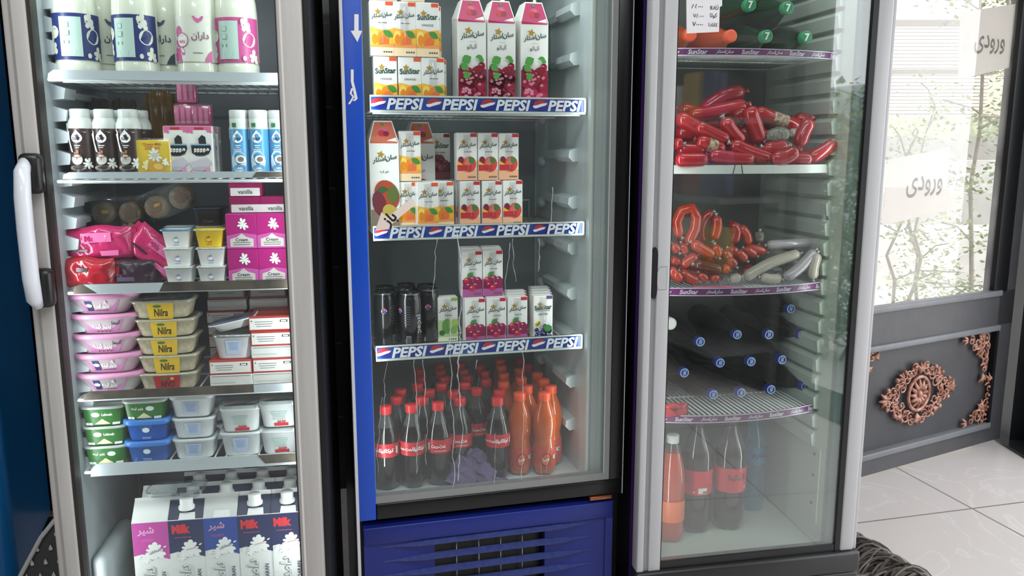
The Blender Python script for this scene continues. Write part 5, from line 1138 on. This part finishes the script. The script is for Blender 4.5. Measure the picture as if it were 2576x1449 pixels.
# bottom: milk cartons
z = LZ0 + .0005; g = 'milk cartons on the floor of the left cooler'
cols = [(380, 'pink', ['carton_pink'] * 2), (470, 'left navy', ['carton_navy'] * 3), (557, 'blue-fronted', ['carton_blue'] + ['carton_navy'] * 3), (642, 'second navy', ['carton_navy'] * 4), (724, 'rightmost navy', ['carton_navy'] * 4)]
for px, nm, ks in cols:
    u = None
    for j, k in enumerate(ks):
        c = {'carton_pink': 'pink-topped', 'carton_navy': 'navy-topped', 'carton_blue': 'bright blue-topped'}[k]
        o = put(k, LF, px, .10 + j * .0672, z, zr=.15, label=f'{c} milk carton, {ORD[j]} from the glass in the {nm} column', group=g, cat='milk carton', u=u); u = (o.location - LF.o).dot(LF.c)
b = B(); b.lathe([(.0, 0), (.052, 0), (.056, .004), (.058, .014), (.062, .014), (.062, .016), (.056, .015), (.053, .005), (0, .0015)], CLEAR, 32, sq=(4, .55)); KIND['clear_tray'] = None
o = b.build('clear_plastic_lid', loc=LF.w(lh(450, 1290, .15)[0], .148, z + .238), rot=(0, 0, LF.t)); tag(o, 'empty clear plastic lid lying on top of the milk cartons', 'lid')

# ---- middle cooler
z = MS[0]; g = 'small juice cartons on the top shelf of the middle cooler'
row(MF, z, [('orange_en', 971, .082), ('orange_en', 1032, .082), ('orange', 1090, .082)], 'small orange juice carton, {} from left in lower row, top shelf, middle cooler', g, 'juice carton', 1.04)
row(MF, z + .1215, [('orange', 961, .082), ('orange', 1018, .082), ('orange_en', 1076, .082)], 'small orange juice carton, {} from left in middle row, top shelf, middle cooler', g, 'juice carton', 1.04)
row(MF, z + .243, [('orange', 968, .086), ('orange', 1038, .086)], 'orange juice carton cut by the photo top edge, {} from left in the third row', g, 'juice carton', 1.04)
row(MF, z, [('orange', 975, .125), ('orange', 1036, .125), ('orange', 1096, .125)], 'small orange juice carton hidden behind the lower row, {} from left', g, 'juice carton', 1.04)
row(MF, z + .1215, [('orange', 968, .125), ('orange', 1024, .125), ('orange', 1082, .125)], 'small orange juice carton hidden behind the middle row, {} from left', g, 'juice carton', 1.04)
row(MF, z, [('litre_cherry', 1188, .085), ('litre_cherry', 1262, .087), ('litre_cherry', 1344, .086)], 'tall sour cherry juice carton, {} of three from left on the top shelf', 'tall juice cartons', 'juice carton')
row(MF, z, [('green_bottle', 1180, .24), ('green_bottle', 1262, .24), ('green_bottle', 1342, .24)], 'dark green bottle, {} from left behind the tall cherry juice cartons', 'green bottles behind the cherry juice', 'bottle')
z = MS[1]; hj = .1175
put('litre_peach', MF, 970, .13, z, 'tall peach juice carton in shade at far left of the second shelf', 'tall juice cartons', 'juice carton', sc=1.02)
put('litre_peach', MF, 1062, .215, z, 'tall peach juice carton standing behind the orange juice cartons', 'tall juice cartons', 'juice carton', sc=1.02)
g = 'small orange juice cartons on the second shelf'
row(MF, z, [('orange', 1028, .135), ('orange', 1077, .095, 'small orange juice carton nearest the glass beside the paper arrow'), ('orange', 1116, .135, 'small orange juice carton right of and just behind the nearest one')], 'small orange juice carton partly hidden by the paper arrow', g, 'juice carton')
row(MF, z, [('orange', 1032, .175), ('orange', 1088, .175)], 'small orange juice carton, {} from left in the row behind, second shelf', g, 'juice carton')
put('orange', MF, 1032, .14, z + hj, 'small orange juice carton standing on the lower ones beside the dark peach carton', g, 'juice carton', sc=1.03)
put('redgrape_en', MF, 1120, .24, z, 'dark red juice carton at the back, lower of two, second shelf', g, 'juice carton')
put('redgrape_en', MF, 1108, .24, z + hj, 'dark red juice carton at the back, upper of two, second shelf', g, 'juice carton')
g = 'small peach juice cartons on the second shelf'
row(MF, z, [('peach', 1183, .15), ('peach', 1238, .15), ('peach', 1290, .17)], 'small peach juice carton, {} from left in the lower front row', g, 'juice carton')
row(MF, z, [('peach', 1172, .19), ('peach', 1228, .19), ('peach', 1280, .21)], 'small peach juice carton, {} from left in lower row behind', g, 'juice carton')
row(MF, z + hj, [('peach', 1175, .155), ('peach', 1228, .155), ('peach', 1280, .172)], 'small peach juice carton, {} from left in the upper row', g, 'juice carton')
z = MS[2]; g = 'black cola cans'
row(MF, z, [('can', 1033, .115, 'black cola can nearest the glass, white lettering up its side'), ('can_logo', 969, .135, 'black cola can at far left of the third shelf, front'), ('can_logo', 1078, .16, 'black cola can with round logo, right of the nearest can'), ('can', 1016, .185, 'black cola can in the middle behind the nearest one'), ('can', 971, .22, 'black cola can at far left in the row behind'), ('can', 1074, .22, 'black cola can at right in the row behind'), ('can', 1023, .245, 'black cola can at the very back of the group')], '', g, 'can')
put('apple', MF, 1127, .14, z, 'small green apple juice carton between the cans and cherry cartons', None, 'juice carton')
g = 'small cherry juice cartons on the third shelf'
uu = [(1196, .105), (1249, .105), (1302, .105)]
for j in range(4):
    for i, (px, d) in enumerate(uu):
        if i == 2 and j == 3: continue
        put('cherry', MF, px - j * (1.0 if i < 2 else .5) * 2, d + j * .038, z, f'small cherry juice carton in lower layer, {ORD[i]} column from left, {ORD[j]} from the glass', g, 'juice carton')
for j in range(3):
    for i, px in enumerate((1188, 1240)):
        put('cherry', MF, px - j * 2, .122 + j * .038, z + hj, f'small cherry juice carton in upper layer, {("left", "right")[i]} column, {ORD[j]} from the glass', g, 'juice carton')
for j in range(4): put('grape', MF, 1366 - j * 2, .105 + j * .038, z, f'small grape juice carton, {ORD[j]} from the glass in its column at right', 'small grape juice cartons', 'juice carton')
# floor: bottles, found from their cap tops
def onplane(px, py, z): r = ray(px, py); t = (z - H) / r.z; return Vector((0, 0, H)) + r * t
z = MZ0 + .0005
red = [(983, 1021), (1041, 1030), (1098, 1019), (1026, 998), (1054, 1005), (1091, 986), (1145, 998), (1148, 984), (1213, 979), (1267, 983), (1291, 990), (1017, 977), (1082, 968), (1132, 963), (1191, 961), (1247, 960), (1081, 949), (1133, 945), (1188, 942), (1241, 940), (1064, 929), (1116, 932), (1165, 929), (1216, 923), (1377, 912), (1387, 926), (1166, 910), (1115, 914)]
ora = [(1322, 982), (1381, 977), (1363, 970), (1420, 962), (1297, 964), (1337, 957), (1403, 949), (1290, 941), (1335, 935), (1407, 940), (1281, 921), (1331, 921)]
P = []
for k, L_ in ((0, red), (1, ora)):
    for q in L_:
        p = onplane(q[0], q[1], z + (.214 if k == 0 else .218)) - MF.o; P.append([p.dot(MF.c), p.dot(MF.n), k])
for it in range(300):
    for i in range(len(P)):
        for j in range(i):
            du = P[i][0] - P[j][0]; dd = P[i][1] - P[j][1]; L_ = math.hypot(du, dd) or 1e-4; mn = .0645
            if L_ < mn: s = (mn - L_) / 2 / L_; P[i][0] += du * s; P[i][1] += dd * s; P[j][0] -= du * s; P[j][1] -= dd * s
        P[i][0] = min(max(P[i][0], mi0 + .035), mi1 - .055); P[i][1] = min(max(P[i][1], .105), MD - .04)
en = 0
for k, nm, gg in ((0, 'cola bottle with red cap', 'cola bottles on the floor of the middle cooler'), (1, 'orange soda bottle', 'orange soda bottles on the floor of the middle cooler')):
    Q = sorted([p for p in P if p[2] == k], key=lambda p: p[1]); rows = []
    for p in Q:
        if rows and p[1] - rows[-1][0][1] < .05: rows[-1].append(p)
        else: rows.append([p])
    for ri, rw in enumerate(rows):
        for ci, p in enumerate(sorted(rw)):
            en += 1; kd = 'orange_soda' if k else ('cola_en' if (ri, ci) in ((0, 2), (0, 3), (1, 1), (1, 3)) else 'cola_fa')
            put(kd, MF, 0, p[1], z, f'{nm}, {ORD[ci]} from left in row {ORD[ri]} from the glass', gg, 'bottle', rz=random.Random(en).uniform(-.35, .35), u=p[0])
# rag
b = B(); rn = random.Random(3); n = 22; vs = []
for i in range(n + 1):
    for j in range(n + 1):
        x = -.075 + .15 * i / n + .008 * sin(j * .9); y = -.035 + .075 * j / n + .006 * sin(i * .7); e = max(0, 1 - (abs(i / n - .42) * 2) ** 2) * min(1, j / n * 1.5)
        vs.append((x, y + .006 * sin(i * 1.3), .004 + .062 * e ** .8 + .010 * abs(sin(i * .75 + j * .5)) * (.4 + e) + .006 * sin(i * .4 - j * 1.1) * e))
vs = [(x, y, max(.002, z_)) for x, y, z_ in vs]
b.add(vs, [(i * (n + 1) + j, (i + 1) * (n + 1) + j, (i + 1) * (n + 1) + j + 1, i * (n + 1) + j + 1) for i in range(n) for j in range(n)], M('#66587e', .95, v=.2, vs=50, bump=.5, bs=120), True)
o = b.build('cleaning_rag', loc=MF.w(mh(1196, 1170, .085)[0], .088, z), rot=(0, 0, MF.t)); sm = o.modifiers.new('t', 'SOLIDIFY'); sm.thickness = .0025
tag(o, 'crumpled purple rag on the cooler floor in front of the cola bottles', 'rag')
# stickers of the middle cooler
paper = M('#e8d8cc', .7); b = B(); pts = [mh(x, y, 0) for x, y in ((944, 581), (960, 534), (975, 547), (1034, 500), (1046, 514), (986, 564), (992, 575))]
b.prism([(u, z_) for u, z_ in pts][::-1], .0030, .0040 + .004, paper); b.front(.003); c = mh(975, 560, 0); c = mh(982, 553, 0); b.text(fa('باز'), c[0], c[1], .030, INK, .03, rot=.72, sz=1.1)
o = b.build('paper_arrow', loc=MF.o, rot=(0, 0, MF.t)); tag(o, 'pale paper arrow with handwriting on the middle glass, pointing down left', 'sign')
b = B(); pts = [mh(x, y, 0) for x, y in ((891, 36), (902, 36), (902, 77), (911, 78), (899, 106), (882, 78), (891, 77))]
b.prism([(u, z_) for u, z_ in pts], -.0012, -.0001, wht); o = b.build('arrow_sticker', loc=MF.o, rot=(0, 0, MF.t)); tag(o, 'white downward arrow sticker on the blue door edge', 'sticker')
b = B()
for w, ps in ((.0030, ((886, 175), (886, 205), (891, 225), (896, 248), (890, 254))), (.0022, ((886, 222), (882, 235), (889, 244), (878, 262)))):
    q = [mh(x, y, 0) for x, y in ps]; P_ = [(u - w, z_) for u, z_ in q] + [(u + w, z_) for u, z_ in q[::-1]]; b.front(-.0004); b.poly(P_, wht)
o = b.build('torn_tape', loc=MF.o, rot=(0, 0, MF.t)); tag(o, 'torn remnant of white tape on the blue door edge', 'tape')

# ---- right cooler
def lyput(kind, px, py, d, rb, lab, g, rz=0, roll=0):
    u, zc = rh(px, py, d); o = put(kind, RF, 0, d, zc - rb, lab, g, 'bottle', rz=rz, u=u); return o
g = 'bottles lying on the top shelf of the right cooler'
z1 = RS[0] + .0005
def lyz(kind, px, d, z, lab, g):
    return put(kind, RF, px, d, z, lab, g, 'bottle')
lyz('orange_lying', 1738, .11, z1, 'lying orange soda bottle behind the handwritten note', g); lyz('orange_lying', 1840, .11, z1, 'lying orange soda bottle with bright orange cap, right of the note', g)
lyz('green_cap_lying', 1930, .11, z1, 'lying green-capped bottle, left one of the lower row', g); lyz('green_cap_lying', 2030, .11, z1, 'lying green-capped bottle, right one of the lower row', g)
lyz('green_cap_lying', 1888, .115, z1 + .074, 'lying green-capped bottle, left one of the upper row at photo top', g); lyz('green_cap_lying', 1983, .115, z1 + .070, 'lying green-capped bottle, right one of the upper row at photo top', g)
g = 'cola bottles lying with blue caps forward'
for r_, (L_, d, nm) in enumerate((([(1795, 993), (1865, 988), (1940, 980), (2025, 972)], .15, 'lowest row'), ([(1722, 938), (1812, 913), (1890, 910), (1968, 905)], .165, 'second row up'), ([(1762, 860), (1855, 842), (1935, 842), (2017, 842)], .18, 'third row up'), ([(1990, 777)], .19, 'very top'))):
    for i, (x, y) in enumerate(L_):
        lyput('blue_cap_lying', x, y, d, .036, f'dark bottle with blue cap forward, {ORD[i]} from left in the {nm}' if len(L_) > 1 else 'dark bottle with blue cap forward, alone at the top of the pile', g, rz=random.Random(x).uniform(-.03, .03) + (.13 if x > 2000 else .06 if x > 1960 else 0))
lyput('white_cap_lying', 1688, 815, .13, .036, 'lying orange drink bottle with white cap at left edge of the fourth shelf', None)
put('red_bag', RF, 1700, .075, RS[3], 'small red bag at the left end of the wire shelf below the cola bottles', None, 'bag', sc=.62)
z = RZ0 + .0005
def floorput(kind, px, py, lab, g, rz=0):
    p = onplane(px, py, z) - RF.o; return put(kind, RF, 0, p.dot(RF.n), z, lab, g, 'bottle', rz=rz, u=p.dot(RF.c))
floorput('big_orange', 1684, 1352, 'tall orange drink bottle with white cap at lower left of right cooler', None)
floorput('big_cola', 1746, 1327, 'large cola bottle with plain red label side and small nutrition mark', 'large cola bottles')
floorput('big_cola_script', 1829, 1320, 'large cola bottle with dark script on its red label', 'large cola bottles', rz=-.1)
floorput('water', 1888, 1275, 'clear blue water bottle behind the large cola bottles', None)
put('green_bottle', RF, 1940, .40, z, 'dark green bottle at the back right of the cooler floor', None, 'bottle')
# sausages: each is a real curved log in the heap, (points in the crop of the photo, depth, radius)
def spath(pts, sx, sy, d):
    out = []
    for i, q in enumerate(pts):
        dd = d + (q[2] if len(q) > 2 else 0); u, z_ = rh(sx + q[0] / 3.29, sy + q[1] / 3.29, dd); out.append(RF.w(u, dd, z_))
    return out
cr_ = M('#b3202b', .2, coat=.5, v=.15, vs=12); cr2 = M('#9c1a26', .2, coat=.5); tie_r = M('#8e1a22', .3); oc = M('#b83c28', .2, coat=.5, v=.15, vs=14); oc2 = M('#a5302a', .2, coat=.5); wc_ = M('#b3aa9c', .25, coat=.4, v=.1); wc2 = M('#a49ca0', .25, coat=.4); dkc = M('#5e1c1c', .25, coat=.5, v=.3, vs=60); bandm = M('#c9b8a0', .4, v=.5, vs=120, hex2='#8a5a3a'); silver = M('#b0a8a8', .3, m=.4); pat = M('#8f8c80', .35, v=.6, vs=150)
def S_(L_, sx, sy, zfloor, name, group):
    L2 = []
    for (pts, d, r, m, t, bd) in L_:
        P3 = spath(pts, sx, sy, d)
        for p in P3: p.z = max(p.z, zfloor + r * 1.02)
        o = sausage(P3, r, m, t, bd); c = sum((q[0] for q in pts)) / len(pts); cy = sum((q[1] for q in pts)) / len(pts); L2.append((cy, c, o, m))
    L2.sort(key=lambda a: a[0]); n = len(L2); k = 6 if n < 36 else 8; ln = ['top', 'second', 'third', 'fourth', 'fifth', 'lowest', 'lowest']
    groups = [L2[i:i + k] for i in range(0, n, k)]
    for gi, gr_ in enumerate(groups):
        for ci, a in enumerate(sorted(gr_, key=lambda a: a[1])):
            w = 'lowest' if gi == len(groups) - 1 else ln[gi]; c = {cr_: 'bright red', cr2: 'dark red', oc: 'orange-red', oc2: 'brick red', wc_: 'cream', wc2: 'pale grey', dkc: 'dark printed', pat: 'grey patterned'}.get(a[3], 'red')
            tag(a[2], f'{c} sausage, {ORD[ci]} from left in the {w} layer of the {name} heap', 'sausage', group)
zf = RS[1]
top = [
 ([(390, 1338), (660, 1338)], .08, .018, cr_, tie_r, 0), ([(670, 1285), (840, 1310), (1040, 1350)], .08, .0185, cr_, tie_r, 0), ([(1240, 1335), (1520, 1318)], .095, .018, cr2, tie_r, 0),
 ([(1180, 1315), (1300, 1300), (1400, 1240)], .07, .019, cr_, tie_r, 0), ([(850, 1190), (1000, 1260), (1190, 1325)], .088, .019, cr_, silver, 0), ([(400, 1240), (640, 1245)], .10, .018, cr2, tie_r, 0),
 ([(570, 1160), (660, 1195), (800, 1250)], .092, .018, cr_, tie_r, bandm), ([(1490, 1330), (1600, 1260), (1725, 1180)], .10, .018, cr_, tie_r, 0), ([(1420, 1215), (1440, 1120), (1510, 990)], .10, .019, cr_, tie_r, 0),
 ([(400, 965), (560, 1060), (700, 1140)], .12, .021, cr_, tie_r, 0), ([(560, 1040), (700, 1110), (830, 1165)], .105, .018, cr_, tie_r, 0), ([(390, 1100), (560, 1110)], .13, .021, cr2, tie_r, 0),
 ([(790, 980), (850, 1080), (950, 1190)], .115, .019, cr_, silver, 0), ([(1000, 880), (1050, 1050), (1100, 1190)], .12, .021, cr_, tie_r, 0), ([(1050, 920), (1200, 980), (1440, 1060)], .16, .019, cr_, tie_r, bandm),
 ([(500, 960), (740, 920), (980, 870)], .17, .019, cr_, silver, 0), ([(600, 930), (780, 800), (960, 760)], .20, .020, cr2, tie_r, 0), ([(940, 1060), (1000, 1140), (1050, 1220)], .15, .018, cr2, tie_r, 0),
 ([(1140, 1160), (1230, 1115), (1330, 1120)], .11, .019, pat, silver, 0), ([(1330, 1120), (1420, 1120)], .12, .018, wc_, silver, 0), ([(380, 1190), (450, 1190)], .09, .015, cr2, silver, 0),
 ([(900, 900), (960, 1000)], .16, .021, cr2, tie_r, 0), ([(1120, 1220), (1180, 1230), (1320, 1210)], .09, .017, cr_, silver, 0), ([(420, 900), (640, 960)], .20, .02, cr2, tie_r, 0), ([(1380, 980), (1520, 1000)], .18, .018, cr2, tie_r, 0),
 ([(700, 1230), (850, 1250), (960, 1290)], .13, .018, cr2, tie_r, 0), ([(820, 1140), (900, 1200), (1000, 1250)], .16, .018, cr2, tie_r, 0), ([(1050, 1100), (1150, 1130), (1230, 1180)], .17, .018, cr2, tie_r, 0), ([(620, 1020), (760, 1030)], .19, .019, cr2, tie_r, 0), ([(1100, 1010), (1300, 1090), (1430, 1160)], .20, .018, cr2, tie_r, 0),
 ([(1250, 1250), (1400, 1290), (1560, 1280)], .14, .018, cr2, tie_r, 0)]
S_(top, 1580, 0, zf, 'red sausage', 'sausages heaped on the second shelf of the right cooler')
zf = RS[2]
mid = [
 ([(440, 640), (395, 560), (430, 440), (520, 400), (565, 480), (550, 590), (490, 700)], .13, .0145, oc, silver, 0), ([(610, 690), (600, 580), (640, 480), (700, 440)], .16, .0125, oc2, silver, 0), ([(705, 670), (735, 560), (730, 470)], .15, .0145, oc, silver, 0),
 ([(870, 700), (895, 600), (850, 530)], .17, .014, oc2, tie_r, 0), ([(995, 710), (975, 620), (920, 560)], .17, .0135, oc, silver, 0), ([(1085, 690), (1090, 600)], .18, .0125, pat, silver, 0),
 ([(360, 700), (420, 770)], .12, .0125, oc2, silver, 0), ([(475, 790), (440, 700)], .13, .0125, oc, silver, 0), ([(530, 690), (620, 750), (710, 800)], .12, .0145, oc, silver, 0), ([(750, 810), (720, 710)], .12, .0125, oc, silver, 0),
 ([(350, 830), (425, 860)], .12, .0125, oc2, silver, 0), ([(440, 890), (500, 840), (570, 800)], .12, .0135, oc, tie_r, 0), ([(550, 870), (650, 890), (770, 920)], .11, .0145, dkc, silver, 0), ([(830, 920), (780, 900)], .11, .0125, oc, tie_r, 0),
 ([(850, 840), (780, 760)], .14, .014, oc2, silver, 0), ([(890, 890), (830, 820)], .13, .0125, oc2, silver, 0), ([(930, 800), (830, 740)], .15, .014, oc2, silver, 0), ([(980, 840), (900, 760)], .14, .0125, oc, silver, 0), ([(1060, 800), (960, 740)], .16, .0125, oc, silver, 0), ([(1140, 770), (1050, 750), (960, 750)], .17, .0145, oc, silver, 0),
 ([(340, 900), (410, 990)], .11, .0135, oc, tie_r, 0), ([(435, 1010), (380, 930)], .105, .0125, oc, tie_r, 0), ([(580, 1010), (500, 980), (430, 930)], .12, .0145, oc, silver, 0), ([(650, 1010), (590, 940)], .12, .012, oc, silver, 0), ([(735, 1000), (690, 960)], .12, .0140, oc, tie_r, 0),
 ([(1150, 715), (1380, 700), (1620, 680)], .16, .0135, wc2, silver, 0), ([(960, 985), (1180, 860), (1420, 785)], .13, .0150, wc_, silver, 0), ([(1290, 1010), (1420, 900), (1550, 760)], .11, .0145, wc2, silver, 0), ([(1100, 980), (1180, 1000), (1270, 1020)], .12, .014, wc_, silver, 0),
 ([(1300, 905), (1350, 890)], .16, .012, wc2, silver, 0), ([(1360, 875), (1410, 850)], .18, .012, wc2, silver, 0), ([(840, 1000), (930, 975)], .12, .013, wc_, silver, 0), ([(1530, 1030), (1535, 900), (1570, 780)], .10, .014, wc_, silver, 0),
 ([(1210, 960), (1290, 975)], .15, .013, pat, silver, 0), ([(420, 640), (520, 720), (640, 780)], .20, .014, oc2, tie_r, 0), ([(600, 820), (720, 850)], .17, .014, oc2, tie_r, 0), ([(620, 950), (760, 980)], .16, .014, oc2, tie_r, 0), ([(1040, 900), (940, 940)], .17, .014, oc2, tie_r, 0), ([(1120, 870), (1020, 960)], .2, .014, oc2, tie_r, 0), ([(1600, 1000), (1500, 960)], .16, .014, wc2, silver, 0), ([(480, 900), (600, 930)], .17, .014, oc2, tie_r, 0)]
S_(mid, 1580, 400, zf, 'mixed sausage', 'sausages heaped on the third shelf of the right cooler')
b = B(); u0, zz = rh(1745, 715, .075); u1, _ = rh(1872, 715, .075); b.box(u0, u1 - .03, .072, .082, RS[2] + .001, RS[2] + .008, M('#d66a8c', .35), .002); b.box(u1 - .032, u1, .074, .080, RS[2] + .002, RS[2] + .006, M('#c9a0ac', .35))
o = b.build('pink_knife', loc=RF.o, rot=(0, 0, RF.t)); tag(o, 'flat pink plastic strip lying at the front of the third shelf', 'strip')
# handwritten note on the right glass
b = B(); P_ = [rh(x, y, .003) for x, y in ((1727, -18), (1817, -18), (1817, 14), (1811, 18), (1809, 80), (1728, 84))]
b.prism([(u, z_) for u, z_ in P_][::-1], .0035, .0055, M('#e9e7ea', .7)); b.front(.0035)
for t, px, py, w in ((fa('زیرو'), 1797, 18, 24), ('۸۵۰۰۰', 1754, 16, 30), (fa('کولا'), 1795, 40, 20), ('۷۵۰۰۰', 1757, 40, 28), (fa('کانادا'), 1794, 62, 24), ('۷۰۰۰۰', 1755, 61, 28)):
    u, z_ = rh(px, py, .003); b.text(t, u, z_, w * .00092, INK, .01, hmax=.012); b.k -= 1
o = b.build('handwritten_note', loc=RF.o, rot=(0, 0, RF.t)); tag(o, 'white handwritten price note on the right cooler glass, at photo top', 'note')
